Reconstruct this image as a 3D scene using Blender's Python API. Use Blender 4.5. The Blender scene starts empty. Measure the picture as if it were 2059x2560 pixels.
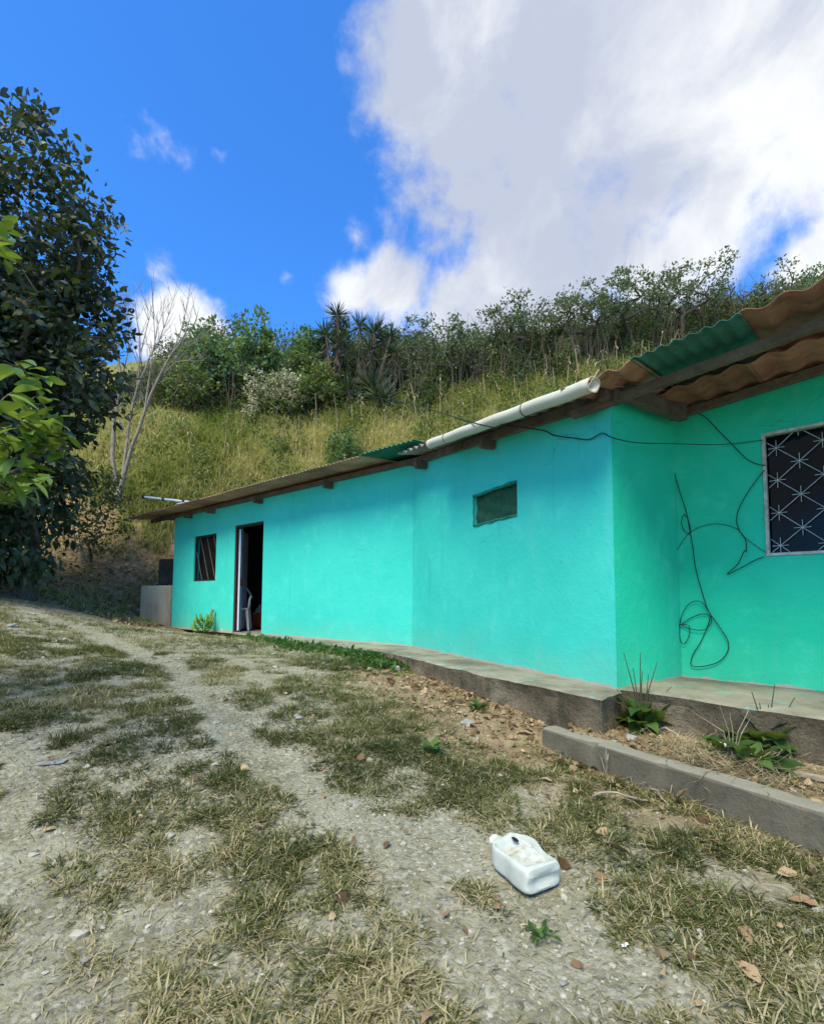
import bpy, math, random
import numpy as np
from mathutils import Vector, Matrix

R = math.radians
rng = np.random.default_rng(7)
random.seed(7)
SC = bpy.context.scene
COL = SC.collection

# ------------------------------------------------------------------ camera
W_, H_ = 2059.0, 2560.0
FPX, PITCH, ROLL, CYO, HC = 1212.67, R(3.6908), R(0.2233), 141.6, 0.6039
cam = bpy.data.cameras.new('camera')
cam.sensor_fit = 'HORIZONTAL'
cam.sensor_width = 36.0
cam.lens = 36.0 * FPX / W_
cam.shift_y = CYO / W_
cam.clip_start = 0.05
cam.clip_end = 3000
camo = bpy.data.objects.new('camera', cam)
COL.objects.link(camo)
camo.matrix_world = Matrix.Translation((0, 0, HC)) @ Matrix.Rotation(math.pi / 2 + PITCH, 4, 'X') @ Matrix.Rotation(ROLL, 4, 'Z')
SC.camera = camo

def ray(px, py):
    u = (px - W_ / 2) / FPX
    v = -(py - H_ / 2 - CYO) / FPX
    c, s = math.cos(ROLL), math.sin(ROLL)
    u, v = c * u - s * v, s * u + c * v
    return np.array([u, math.cos(PITCH) - v * math.sin(PITCH), math.sin(PITCH) + v * math.cos(PITCH)])
def at_y(px, py, y):
    d = ray(px, py); return d * (y / d[1]) + np.array([0, 0, HC])
def at_z(px, py, z):
    d = ray(px, py); return d * ((z - HC) / d[2]) + np.array([0, 0, HC])

# ------------------------------------------------------------------ sun, sky, exposure
SUN_EL, SUN_AZ = R(56), R(203)          # azimuth clockwise from +Y
sd = np.array([math.sin(SUN_AZ) * math.cos(SUN_EL), math.cos(SUN_AZ) * math.cos(SUN_EL), math.sin(SUN_EL)])
sun = bpy.data.lights.new('sun', 'SUN')
sun.energy = 3.1
sun.angle = R(30)
sun.color = (1.0, 0.93, 0.70)
suno = bpy.data.objects.new('sun', sun)
COL.objects.link(suno)
suno.rotation_euler = Vector(sd).to_track_quat('Z', 'Y').to_euler()

world = bpy.data.worlds.new('World')
SC.world = world
world.use_nodes = True
wn, wl = world.node_tree.nodes, world.node_tree.links
wn.clear()
def N(nodes, typ, **kw):
    n = nodes.new(typ)
    for k, v in kw.items():
        setattr(n, k, v)
    return n
def wmath(op, a, b=None, c=None, clamp=False):
    n = N(wn, 'ShaderNodeMath', operation=op, use_clamp=clamp)
    for i, x in enumerate((a, b, c)):
        if x is None: continue
        if isinstance(x, (int, float)): n.inputs[i].default_value = x
        else: wl.new(x, n.inputs[i])
    return n.outputs[0]
tc = N(wn, 'ShaderNodeTexCoord')
DIR = tc.outputs['Generated']
sky = N(wn, 'ShaderNodeTexSky', sky_type='NISHITA', sun_disc=False, sun_elevation=SUN_EL, sun_rotation=SUN_AZ)
sky.altitude = 1200; sky.air_density = 1.0; sky.dust_density = 0.3; sky.ozone_density = 3.0
def wnoise(scale, detail, rough, dist=0.0, off=(0, 0, 0), sc=(1, 1, 1)):
    m = N(wn, 'ShaderNodeMapping'); m.inputs['Location'].default_value = off; m.inputs['Scale'].default_value = sc
    wl.new(DIR, m.inputs['Vector'])
    n = N(wn, 'ShaderNodeTexNoise'); n.inputs['Scale'].default_value = scale; n.inputs['Detail'].default_value = detail
    n.inputs['Roughness'].default_value = rough; n.inputs['Distortion'].default_value = dist
    wl.new(m.outputs[0], n.inputs['Vector']); return n.outputs['Fac']
n_edge = wnoise(5.0, 9, 0.60, 0.25)
n_fine = wnoise(14.0, 7, 0.62, 0.3, (3, 1, 2))
n_big = wnoise(2.2, 5, 0.55, 0.1, (5, 2, 9))
# clouds: (centre seen from here as a direction, angular radius, weight)
CLOUDS = [(1500, 330, .34, 1.5), (1820, 60, .40, 1.6), (1180, 380, .21, 1.3), (1700, 520, .22, 1.3), (1330, 640, .21, 1.35),
          (1075, 150, .17, 1.3), (1990, 330, .17, 1.05), (1160, 760, .12, 1.1), (1000, 715, .10, .95), (880, 730, .075, .8),
          (890, 590, .06, .62), (870, 170, .07, .55), (1230, 10, .2, 1.4), (2030, 650, .085, 1.2), (1560, 650, .15, 1.2),
          (450, 850, .10, 1.5), (400, 800, .06, 1.0), (450, 400, .13, .36), (340, 385, .10, .27), (545, 385, .09, .30), (490, 450, .08, .34),
          (390, 680, .09, .36), (720, 690, .07, .28), (590, 460, .05, .25)]
field = None
for (px, py, r, w) in CLOUDS:
    d = ray(px, py); d = d / np.linalg.norm(d)
    n = N(wn, 'ShaderNodeVectorMath', operation='DISTANCE'); wl.new(DIR, n.inputs[0]); n.inputs[1].default_value = tuple(d)
    v = wmath('MULTIPLY_ADD', n.outputs['Value'], -max(w, .8) / r, w)
    v = wmath('MINIMUM', v, .95)
    field = v if field is None else wmath('SMOOTH_MAX', field, v, 0.15)
# the rest of the sky carries the same broken cloud
fw = ray(W_ / 2, 900); fw = fw / np.linalg.norm(fw)
n = N(wn, 'ShaderNodeVectorMath', operation='DOT_PRODUCT'); wl.new(DIR, n.inputs[0]); n.inputs[1].default_value = tuple(fw)
out_f = N(wn, 'ShaderNodeMapRange'); out_f.inputs['From Min'].default_value = .62; out_f.inputs['From Max'].default_value = .50
wl.new(n.outputs['Value'], out_f.inputs['Value'])
bgc = wmath('MULTIPLY_ADD', n_big, 5.0, -2.35)
bgc = wmath('MINIMUM', bgc, .95)
bgc = wmath('MULTIPLY_ADD', wmath('ADD', bgc, 2.0), out_f.outputs[0], -2.0)
field = wmath('MAXIMUM', field, bgc)
ed = wmath('MULTIPLY_ADD', n_edge, 1.9, -.95)
ed = wmath('ADD', ed, wmath('MULTIPLY_ADD', n_fine, .7, -.35))
fld = wmath('ADD', field, ed)
mk = N(wn, 'ShaderNodeMapRange', interpolation_type='SMOOTHSTEP'); mk.inputs['From Min'].default_value = .18; mk.inputs['From Max'].default_value = .78
wl.new(fld, mk.inputs['Value'])
# the thick shaded body of the big cloud is greyer than its rims
grey = None
for (px, py, r) in [(1330, 260, .42), (1180, 520, .28), (1500, 430, .26), (1000, 120, .2), (1420, 620, .16)]:
    d = ray(px, py); d = d / np.linalg.norm(d)
    n = N(wn, 'ShaderNodeVectorMath', operation='DISTANCE'); wl.new(DIR, n.inputs[0]); n.inputs[1].default_value = tuple(d)
    v = wmath('MULTIPLY_ADD', n.outputs['Value'], -1 / r, 1.)
    grey = v if grey is None else wmath('SMOOTH_MAX', grey, v, 0.2)
n_soft = wnoise(5.5, 8, 0.6, 0.4, (1, 7, 4))
grey = wmath('MAXIMUM', grey, wmath('MULTIPLY_ADD', out_f.outputs[0], 1.4, -1.0))
th = N(wn, 'ShaderNodeMapRange', interpolation_type='SMOOTHSTEP'); th.inputs['From Min'].default_value = -.25; th.inputs['From Max'].default_value = 1.05
wl.new(wmath('ADD', grey, wmath('MULTIPLY_ADD', n_soft, 2.9, -1.45)), th.inputs['Value'])
cr = N(wn, 'ShaderNodeMix', data_type='RGBA')
cr.inputs['A'].default_value = (5.5, 5.65, 5.75, 1); cr.inputs['B'].default_value = (3.1, 3.4, 4.2, 1)
wl.new(th.outputs[0], cr.inputs['Factor'])
skyb = N(wn, 'ShaderNodeMix', data_type='RGBA', blend_type='MULTIPLY'); skyb.inputs['Factor'].default_value = 1
skyb.inputs['B'].default_value = (.48, 1.25, 2.05, 1)
wl.new(sky.outputs[0], skyb.inputs['A'])
mx = N(wn, 'ShaderNodeMix', data_type='RGBA')
wl.new(mk.outputs[0], mx.inputs['Factor']); wl.new(skyb.outputs['Result'], mx.inputs['A']); wl.new(cr.outputs['Result'], mx.inputs['B'])
bg = N(wn, 'ShaderNodeBackground'); bg.inputs['Strength'].default_value = 0.098
wl.new(mx.outputs['Result'], bg.inputs['Color'])
wo = N(wn, 'ShaderNodeOutputWorld'); wl.new(bg.outputs[0], wo.inputs['Surface'])

SC.view_settings.view_transform = 'Standard'
SC.view_settings.look = 'None'
SC.view_settings.gamma = 1
SC.view_settings.exposure = 0.9
SC.render.engine = 'CYCLES'
SC.cycles.max_bounces = 6
SC.cycles.transparent_max_bounces = 6
SC.cycles.use_denoising = True

# ------------------------------------------------------------------ materials
def material(name, build):
    m = bpy.data.materials.new(name); m.use_nodes = True
    nt = m.node_tree; nt.nodes.clear()
    out = nt.nodes.new('ShaderNodeOutputMaterial')
    class K: pass
    k = K(); k.nt = nt; k.n = nt.nodes; k.l = nt.links; k.out = out
    def noise(scale, detail=4, rough=.55, coord='Object', sc=(1, 1, 1), dist=0.0):
        t = k.n.new('ShaderNodeTexCoord'); mp = k.n.new('ShaderNodeMapping'); mp.inputs['Scale'].default_value = sc
        k.l.new(t.outputs[coord], mp.inputs['Vector'])
        z = k.n.new('ShaderNodeTexNoise'); z.inputs['Scale'].default_value = scale; z.inputs['Detail'].default_value = detail
        z.inputs['Roughness'].default_value = rough; z.inputs['Distortion'].default_value = dist
        k.l.new(mp.outputs[0], z.inputs['Vector']); return z.outputs['Fac']
    def ramp(fac, stops):
        r = k.n.new('ShaderNodeValToRGB'); e = r.color_ramp.elements
        while len(e) < len(stops): e.new(.5)
        for el, (p, c) in zip(e, stops): el.position = p; el.color = (*c, 1) if len(c) == 3 else c
        k.l.new(fac, r.inputs['Fac']); return r.outputs['Color']
    def mixc(f, a, b, mode='MIX'):
        x = k.n.new('ShaderNodeMix'); x.data_type = 'RGBA'; x.blend_type = mode
        for s, v in (('Factor', f), ('A', a), ('B', b)):
            if isinstance(v, (int, float)): x.inputs[s].default_value = v
            elif isinstance(v, tuple): x.inputs[s].default_value = (*v, 1)
            else: k.l.new(v, x.inputs[s])
        return x.outputs['Result']
    def mth(op, a, b=0.0, clamp=False):
        x = k.n.new('ShaderNodeMath'); x.operation = op; x.use_clamp = clamp
        for i, v in enumerate((a, b)):
            if isinstance(v, (int, float)): x.inputs[i].default_value = v
            else: k.l.new(v, x.inputs[i])
        return x.outputs[0]
    def rng_(v, a, b, c=0., d=1.):
        x = k.n.new('ShaderNodeMapRange'); x.interpolation_type = 'SMOOTHSTEP'
        for i, q in zip((1, 2, 3, 4), (a, b, c, d)): x.inputs[i].default_value = q
        k.l.new(v, x.inputs[0]); return x.outputs[0]
    def attr(nm):
        a = k.n.new('ShaderNodeAttribute'); a.attribute_name = nm; return a.outputs['Fac']
    def sep(coord='Object'):
        t = k.n.new('ShaderNodeTexCoord'); s = k.n.new('ShaderNodeSeparateXYZ'); k.l.new(t.outputs[coord], s.inputs[0]); return s.outputs
    def bump(h, strength, dist):
        b = k.n.new('ShaderNodeBump'); b.inputs['Strength'].default_value = strength; b.inputs['Distance'].default_value = dist
        k.l.new(h, b.inputs['Height']); return b.outputs[0]
    def rand():
        o = k.n.new('ShaderNodeObjectInfo'); return o.outputs['Random']
    def bsdf(color, rough=.8, normal=None, spec=.3, metal=0., trans=None, **kw):
        p = k.n.new('ShaderNodeBsdfPrincipled')
        if isinstance(color, tuple): p.inputs['Base Color'].default_value = (*color, 1)
        else: k.l.new(color, p.inputs['Base Color'])
        if isinstance(rough, (int, float)): p.inputs['Roughness'].default_value = rough
        else: k.l.new(rough, p.inputs['Roughness'])
        p.inputs['Specular IOR Level'].default_value = spec; p.inputs['Metallic'].default_value = metal
        for a, v in kw.items(): p.inputs[a.replace('_', ' ')].default_value = v
        if normal is not None: k.l.new(normal, p.inputs['Normal'])
        sh = p.outputs[0]
        if trans:
            t = k.n.new('ShaderNodeBsdfTranslucent')
            if isinstance(color, tuple): t.inputs['Color'].default_value = (*color, 1)
            else: k.l.new(mixc(.35, color, (.5, .6, .06)), t.inputs['Color'])
            x = k.n.new('ShaderNodeMixShader'); x.inputs[0].default_value = trans
            k.l.new(sh, x.inputs[1]); k.l.new(t.outputs[0], x.inputs[2]); sh = x.outputs[0]
        k.l.new(sh, out.inputs['Surface'])
    k.noise, k.ramp, k.mixc, k.mth, k.rng, k.attr, k.sep, k.bump, k.rand, k.bsdf = noise, ramp, mixc, mth, rng_, attr, sep, bump, rand, bsdf
    build(k)
    return m

M = {}
def leafmat(name, c0, c1, c2, rough=.5, trans=.25, spec=.4):
    def b(k):
        col = k.ramp(k.attr('tint'), [(0, c0), (.55, c1), (1, c2)])
        k.bsdf(col, rough, spec=spec, trans=trans)
    M[name] = material(name, b)
leafmat('dark_leaf', (.007, .018, .009), (.019, .042, .020), (.085, .13, .06), .5, .12)
leafmat('citrus_leaf', (.04, .10, .012), (.10, .19, .02), (.22, .32, .05), .42, .3)
leafmat('bush_leaf', (.03, .08, .03), (.07, .16, .055), (.15, .26, .09), .5, .35)
leafmat('grey_leaf', (.035, .06, .03), (.085, .12, .06), (.18, .22, .12), .6, .3)
leafmat('yellow_leaf', (.05, .09, .015), (.10, .15, .03), (.2, .22, .06), .6, .25)
leafmat('under_leaf', (.014, .032, .01), (.04, .07, .018), (.12, .14, .045), .6, .25)
leafmat('yucca_leaf', (.010, .024, .009), (.024, .055, .018), (.09, .13, .05), .5, .1)
leafmat('dead_leaf', (.10, .075, .045), (.17, .13, .08), (.27, .21, .13), .8, .1)
leafmat('hill_grass', (.085, .135, .026), (.29, .285, .075), (.56, .48, .22), .6, .4)
leafmat('yard_grass', (.022, .036, .007), (.115, .122, .028), (.40, .34, .19), .6, .25)
leafmat('weed_leaf', (.022, .06, .014), (.05, .115, .026), (.11, .19, .05), .62, .3, .2)
leafmat('straw', (.20, .155, .08), (.31, .25, .14), (.44, .37, .23), .8, .1)
leafmat('litter', (.10, .055, .025), (.26, .165, .085), (.45, .33, .19), .8, .1)
leafmat('blossom', (.32, .30, .17), (.46, .43, .27), (.6, .57, .40), .8, .2)

def b(k):
    z = k.noise(30, 6, .6, sc=(1, 1, .25))
    k.bsdf(k.ramp(z, [(.3, (.05, .038, .028)), (.7, (.13, .105, .08))]), .9, k.bump(z, .6, .01))
M['bark'] = material('bark', b)
def b(k):
    z = k.noise(25, 6, .6, sc=(1, 1, .25))
    k.bsdf(k.ramp(z, [(.3, (.16, .135, .105)), (.7, (.36, .32, .26))]), .9, k.bump(z, .5, .01))
M['pale_bark'] = material('pale_bark', b)

# wall paint: worn emulsion on trowelled render
def paint(name, c, c2, c3, stain):
    def b(k):
        big = k.noise(.9, 6, .6, 'Object'); mid = k.noise(5, 6, .62); fine = k.noise(90, 3, .6)
        streak = k.noise(3.2, 5, .6, sc=(1, 1, .16)); drip = k.noise(16, 4, .6, sc=(1, 1, .05)); blot = k.noise(1.9, 7, .68, dist=.6)
        col = k.mixc(k.rng(big, .35, .7), c, c2)
        col = k.mixc(k.rng(mid, .50, .74, 0, .6), col, c3)
        col = k.mixc(k.rng(blot, .54, .68, 0, .14), col, tuple(min(1, q * 1.12 + .07) for q in c))
        col = k.mixc(k.rng(blot, .44, .30, 0, .18), col, tuple(q * .74 for q in c))
        col = k.mixc(k.rng(streak, .58, .8, 0, .25), col, (.2, .6, .55))
        col = k.mixc(k.rng(drip, .60, .74, 0, .22), col, tuple(q * .55 for q in c))
        # hairline cracks in the render
        vo = k.n.new('ShaderNodeTexVoronoi'); vo.feature = 'DISTANCE_TO_EDGE'; vo.inputs['Scale'].default_value = .75
        t_ = k.n.new('ShaderNodeTexCoord'); w_ = k.n.new('ShaderNodeMix'); w_.data_type = 'VECTOR'; w_.inputs[0].default_value = .32
        nz = k.n.new('ShaderNodeTexNoise'); nz.inputs['Scale'].default_value = 2.5; nz.inputs['Detail'].default_value = 6
        k.l.new(t_.outputs['Object'], nz.inputs['Vector']); k.l.new(t_.outputs['Object'], w_.inputs['A']); k.l.new(nz.outputs['Color'], w_.inputs['B']); k.l.new(w_.outputs['Result'], vo.inputs['Vector'])
        crack = k.mth('MULTIPLY', k.rng(vo.outputs['Distance'], .0022, .0008), k.rng(k.noise(1.3, 3, .5), .5, .62))
        col = k.mixc(k.mth('MULTIPLY', crack, .45), col, (.03, .16, .14))
        # splashed soil along the foot of the wall
        z = k.sep('Object')[2]
        lim = k.mth('ADD', k.mth('MULTIPLY', k.noise(2.2, 5, .6), .75), k.mth('MULTIPLY', k.noise(14, 4, .6), .18))
        foot = k.rng(k.mth('SUBTRACT', z, lim), -.05, -.5, 0, stain)
        col = k.mixc(foot, col, (.24, .44, .27))
        spot = k.rng(k.noise(38, 2, .4), .76, .80)
        col = k.mixc(k.mth('MULTIPLY', spot, .75), col, (.05, .11, .10))
        # flaked render just above the slab
        flake = k.rng(k.mth('SUBTRACT', k.mth('ADD', z, k.mth('MULTIPLY', k.noise(9, 5, .65), -.105)), -.03), .0, -.012)
        col = k.mixc(flake, col, (.42, .37, .30))
        h = k.mth('ADD', k.mth('MULTIPLY', fine, .25), k.mth('ADD', mid, k.mth('MULTIPLY', k.noise(22, 5, .6), .6)))
        k.bsdf(col, k.rng(mid, .2, .8, .62, .85), k.bump(h, .42, .012), spec=.25)
    M[name] = material(name, b)
paint('turquoise_paint', (.038, .56, .46), (.05, .61, .50), (.08, .65, .53), .24)
paint('green_paint', (.012, .54, .32), (.02, .61, .375), (.06, .67, .44), .12)

def b(k):
    a = k.noise(3, 8, .65); f = k.noise(60, 5, .65); s = k.noise(1.2, 6, .6, sc=(1, 1, .3))
    col = k.ramp(a, [(.25, (.11, .10, .07)), (.5, (.25, .235, .17)), (.8, (.38, .36, .27))])
    col = k.mixc(k.rng(f, .45, .7, 0, .6), col, (.2, .19, .165))
    col = k.mixc(k.rng(s, .47, .68, 0, .75), col, (.085, .075, .05))
    # old paint drips on the top of the step
    pz = k.sep('Object')[2]
    drip = k.mth('MULTIPLY', k.rng(k.noise(5, 6, .7, sc=(1, 1.2, 1)), .58, .63), k.rng(pz, -.03, -.005))
    col = k.mixc(k.mth('MULTIPLY', drip, .5), col, (.09, .42, .36))
    h = k.mth('ADD', a, k.mth('MULTIPLY', f, .6))
    k.bsdf(col, .92, k.bump(h, .8, .02))
M['slab_concrete'] = material('slab_concrete', b)
def b(k):
    a = k.noise(4, 8, .65); f = k.noise(45, 5, .7); s = k.noise(7, 6, .65, sc=(1, 1, .25))
    col = k.ramp(a, [(.25, (.06, .046, .028)), (.5, (.17, .14, .092)), (.8, (.36, .315, .22))])
    col = k.mixc(k.rng(s, .5, .7, 0, .7), col, (.035, .038, .022))
    h = k.mth('ADD', a, k.mth('MULTIPLY', f, .8))
    k.bsdf(col, .95, k.bump(h, 1., .05))
M['footing'] = material('footing', b)
def b(k):
    a = k.noise(2.4, 8, .6); f = k.noise(55, 5, .7); v = k.noise(130, 2, .5)
    col = k.ramp(a, [(.25, (.06, .053, .036)), (.5, (.12, .108, .075)), (.8, (.23, .21, .15))])
    col = k.mixc(k.rng(f, .5, .75, 0, .55), col, (.085, .08, .068))
    pz = k.sep('Object')[2]
    col = k.mixc(k.rng(pz, -.006, .0, 0, .5), col, (.36, .345, .27))
    hole = k.rng(v, .68, .74)
    h = k.mth('SUBTRACT', k.mth('ADD', a, k.mth('MULTIPLY', f, .5)), k.mth('MULTIPLY', hole, .7))
    k.bsdf(col, .93, k.bump(h, .8, .015))
M['kerb_concrete'] = material('kerb_concrete', b)
def b(k):
    a = k.noise(2.4, 8, .6, sc=(1, 1, .35)); f = k.noise(40, 5, .7)
    col = k.ramp(a, [(.25, (.17, .125, .075)), (.5, (.35, .29, .19)), (.8, (.47, .41, .30))])
    k.bsdf(col, .93, k.bump(k.mth('ADD', a, k.mth('MULTIPLY', f, .4)), .5, .015))
M['tank_render'] = material('tank_render', b)
def b(k):
    a = k.noise(3, 8, .6); k.bsdf(k.ramp(a, [(.3, (.022, .022, .018)), (.7, (.07, .065, .05))]), .95, k.bump(a, .7, .03))
M['mossy_block'] = material('mossy_block', b)

def sheetmat(name, cols, extra=None):
    def b(k):
        r = k.rand(); a = k.noise(2.2, 7, .65, sc=(1, 1, 1)); s = k.noise(9, 6, .65)
        col = k.ramp(a, [(.25, cols[0]), (.5, cols[1]), (.78, cols[2])])
        if extra: col = k.mixc(k.rng(s, .52, .68, 0, .7), col, extra)
        col = k.mixc(k.rng(k.noise(26, 6, .7), .56, .68, 0, .55), col, (.05, .045, .036)); col = k.mixc(k.rng(k.noise(14, 6, .7, sc=(1.3, 1, 1)), .62, .70, 0, .5), col, (.30, .29, .23))
        hs = k.n.new('ShaderNodeHueSaturation'); k.l.new(col, hs.inputs['Color'])
        k.l.new(k.mth('MULTIPLY_ADD', r, .55), hs.inputs['Value'])
        hs.inputs['Value'].links[0].from_node.inputs[2].default_value = .7
        k.bsdf(hs.outputs[0], .78, k.bump(k.mth('ADD', a, s), .25, .01), spec=.3)
    M[name] = material(name, b)
sheetmat('rusty_tin', [(.17, .085, .05), (.36, .23, .155), (.50, .40, .30)], (.26, .12, .065))
sheetmat('green_tin', [(.008, .10, .065), (.012, .15, .095), (.03, .2, .13)])
sheetmat('teal_tin', [(.016, .08, .062), (.028, .14, .105), (.06, .21, .165)], (.06, .09, .07))
sheetmat('clay_sheet', [(.13, .055, .035), (.29, .135, .08), (.40, .235, .155)], (.11, .06, .04))
sheetmat('grey_sheet', [(.12, .11, .095), (.22, .205, .18), (.36, .35, .31)])

def b(k):
    a = k.noise(5, 6, .6, sc=(1, 1, 1)); s = k.noise(26, 6, .65)
    col = k.ramp(a, [(.25, (.06, .045, .032)), (.7, (.17, .135, .10))])
    k.bsdf(k.mixc(k.rng(s, .5, .7, 0, .5), col, (.035, .028, .02)), .9, k.bump(s, .5, .008))
M['old_wood'] = material('old_wood', b)
def b(k):
    a = k.noise(3, 6, .6); s = k.noise(40, 5, .7)
    col = k.mixc(k.rng(s, .6, .74, 0, .8), (.54, .53, .42), (.24, .21, .12))
    k.bsdf(k.mixc(k.rng(a, .45, .75, 0, .35), col, (.38, .35, .22)), .6, spec=.35)
M['pvc'] = material('pvc', b)
def simple(name, c, rough=.6, var=.25, scale=12, spec=.3, metal=0., trans=None, **kw):
    def b(k):
        z = k.noise(scale, 5, .6)
        lo = tuple(x * (1 - var) for x in c); hi = tuple(min(1, x * (1 + var)) for x in c)
        k.bsdf(k.ramp(z, [(.3, lo), (.7, hi)]), rough, k.bump(z, .12, .004), spec=spec, metal=metal, trans=trans, **kw)
    M[name] = material(name, b)
simple('black_iron', (.018, .016, .015), .6)
simple('dark_pane', (.008, .008, .009), .4, .2, spec=.12)
simple('dull_iron', (.14, .13, .12), .6)
simple('spike', (.05, .065, .025), .7)
simple('cable', (.016, .018, .015), .55)
simple('grille_paint', (.50, .53, .50), .5)
simple('frame_paint', (.42, .44, .38), .65, .4, 25)
simple('door_paint', (.60, .60, .74), .45, .12)
simple('door_frame', (.05, .025, .018), .8)
simple('mesh_cloth', (.018, .085, .045), .9, .35, 18)
simple('mesh_trim', (.012, .20, .13), .8, .3, 20)
simple('white_plastic', (.68, .67, .60), .42, .1)
simple('red_plastic', (.50, .075, .03), .5, .15)
simple('pale_cloth', (.42, .36, .28), .9, .3, 25)
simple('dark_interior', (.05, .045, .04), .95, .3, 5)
def b(k):
    z = k.noise(30, 5, .6); c = k.ramp(k.rand(), [(0, (.07, .17, .02)), (.6, (.15, .28, .035)), (1, (.26, .36, .06))])
    k.bsdf(k.mixc(k.rng(z, .5, .75, 0, .4), c, (.08, .12, .02)), .5, spec=.3)
M['banana_skin'] = material('banana_skin', b)
simple('banana_stalk', (.14, .17, .06), .7, .3)
simple('antenna_metal', (.55, .66, .74), .35, .1, metal=.3)
simple('paper', (.62, .64, .62), .7, .15)
simple('stone', (.30, .295, .265), .9, .35, 9)
simple('rubber', (.26, .26, .24), .7, .3, 20)
simple('jug_cap', (.66, .66, .56), .45, .1)
simple('hole_shade', (.01, .01, .012), .8, .1)
simple('fruit', (.17, .27, .03), .45, .2, 30)
simple('twig_dark', (.11, .09, .065), .9, .3, 20)
simple('twig', (.30, .25, .19), .9, .3, 20)
simple('flower_pot_blue', (.05, .1, .3), .6)
def b(k):
    z = k.noise(9, 5, .6); dirt = k.noise(22, 6, .65); sm = k.noise(6, 6, .65)
    c = k.ramp(z, [(.3, (.52, .56, .51)), (.7, (.66, .69, .62))])
    c = k.mixc(k.rng(sm, .5, .75, 0, .35), c, (.42, .40, .30))
    c = k.mixc(k.mth('MULTIPLY', k.attr('tint'), k.rng(dirt, .40, .66)), c, (.40, .36, .25))
    k.bsdf(c, .58, k.bump(z, .25, .012), spec=.3, trans=.2)
M['jug_plastic'] = material('jug_plastic', b)
def b(k):
    p = k.n.new('ShaderNodeBsdfPrincipled'); p.inputs['Base Color'].default_value = (.006, .007, .008, 1)
    p.inputs['Roughness'].default_value = .06; p.inputs['Specular IOR Level'].default_value = .12
    k.l.new(k.bump(k.noise(2.5, 2, .5), .012, .02), p.inputs['Normal']); k.l.new(p.outputs[0], k.out.inputs['Surface'])
M['window_glass'] = material('window_glass', b)

# ground: pale stony dirt in the yard, brown earth on the bank, thatch on the hill
def b(k):
    bank, hill = k.attr('bank'), k.attr('hill')
    a = k.noise(.8, 8, .62); m_ = k.noise(6, 8, .65); f = k.noise(55, 6, .7); g = k.noise(170, 3, .6)
    col = k.ramp(m_, [(.28, (.13, .115, .066)), (.48, (.245, .23, .15)), (.72, (.355, .34, .235))])
    col = k.mixc(k.rng(a, .42, .66, 0, .6), col, (.31, .30, .215))
    col = k.mixc(k.rng(f, .5, .72, 0, .55), col, (.12, .10, .06))
    col = k.mixc(k.rng(g, .58, .72, 0, .6), col, (.46, .44, .33))
    vo = k.n.new('ShaderNodeTexVoronoi'); vo.inputs['Scale'].default_value = 55
    t = k.n.new('ShaderNodeTexCoord'); k.l.new(t.outputs['Object'], vo.inputs['Vector'])
    sepc = k.n.new('ShaderNodeSeparateColor'); k.l.new(vo.outputs['Color'], sepc.inputs[0])
    col = k.mixc(k.mth('MULTIPLY', k.rng(sepc.outputs[0], .35, .8), .65), col, k.ramp(sepc.outputs[1], [(0, (.13, .125, .095)), (1, (.48, .46, .37))]))
    bc = k.ramp(m_, [(.3, (.10, .062, .028)), (.5, (.25, .17, .085)), (.75, (.40, .30, .17))])
    bc = k.mixc(k.rng(f, .55, .7, 0, .5), bc, (.26, .22, .16))
    hc_ = k.ramp(m_, [(.3, (.07, .075, .018)), (.5, (.17, .165, .04)), (.75, (.30, .26, .10))])
    col = k.mixc(bank, col, bc); col = k.mixc(hill, col, hc_)
    h = k.mth('ADD', m_, k.mth('ADD', k.mth('MULTIPLY', f, .45), k.mth('MULTIPLY', k.rng(vo.outputs['Distance'], .5, .1), .12)))
    k.bsdf(col, .95, k.bump(h, .9, .03), spec=.2)
M['ground'] = material('ground', b)

# ------------------------------------------------------------------ mesh helpers
def mesh_np(name, V, F, mat=None, smooth=False, tint=None, attrs=None):
    V = np.asarray(V, np.float32); F = np.asarray(F, np.int32)
    me = bpy.data.meshes.new(name)
    k = F.shape[1]; nf = len(F)
    me.vertices.add(len(V)); me.vertices.foreach_set('co', V.ravel())
    me.loops.add(nf * k); me.loops.foreach_set('vertex_index', F.ravel())
    me.polygons.add(nf); me.polygons.foreach_set('loop_start', np.arange(0, nf * k, k, dtype=np.int32))
    me.polygons.foreach_set('loop_total', np.full(nf, k, np.int32))
    me.polygons.foreach_set('use_smooth', np.full(nf, bool(smooth)))
    at = dict(attrs or {})
    if tint is not None: at['tint'] = tint
    for nm, v in at.items():
        me.attributes.new(nm, 'FLOAT', 'POINT').data.foreach_set('value', np.asarray(v, np.float32))
    me.update(calc_edges=True); me.validate()
    if smooth == 'auto': me.set_sharp_from_angle(angle=R(32))
    if mat: me.materials.append(M[mat])
    return me
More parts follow.
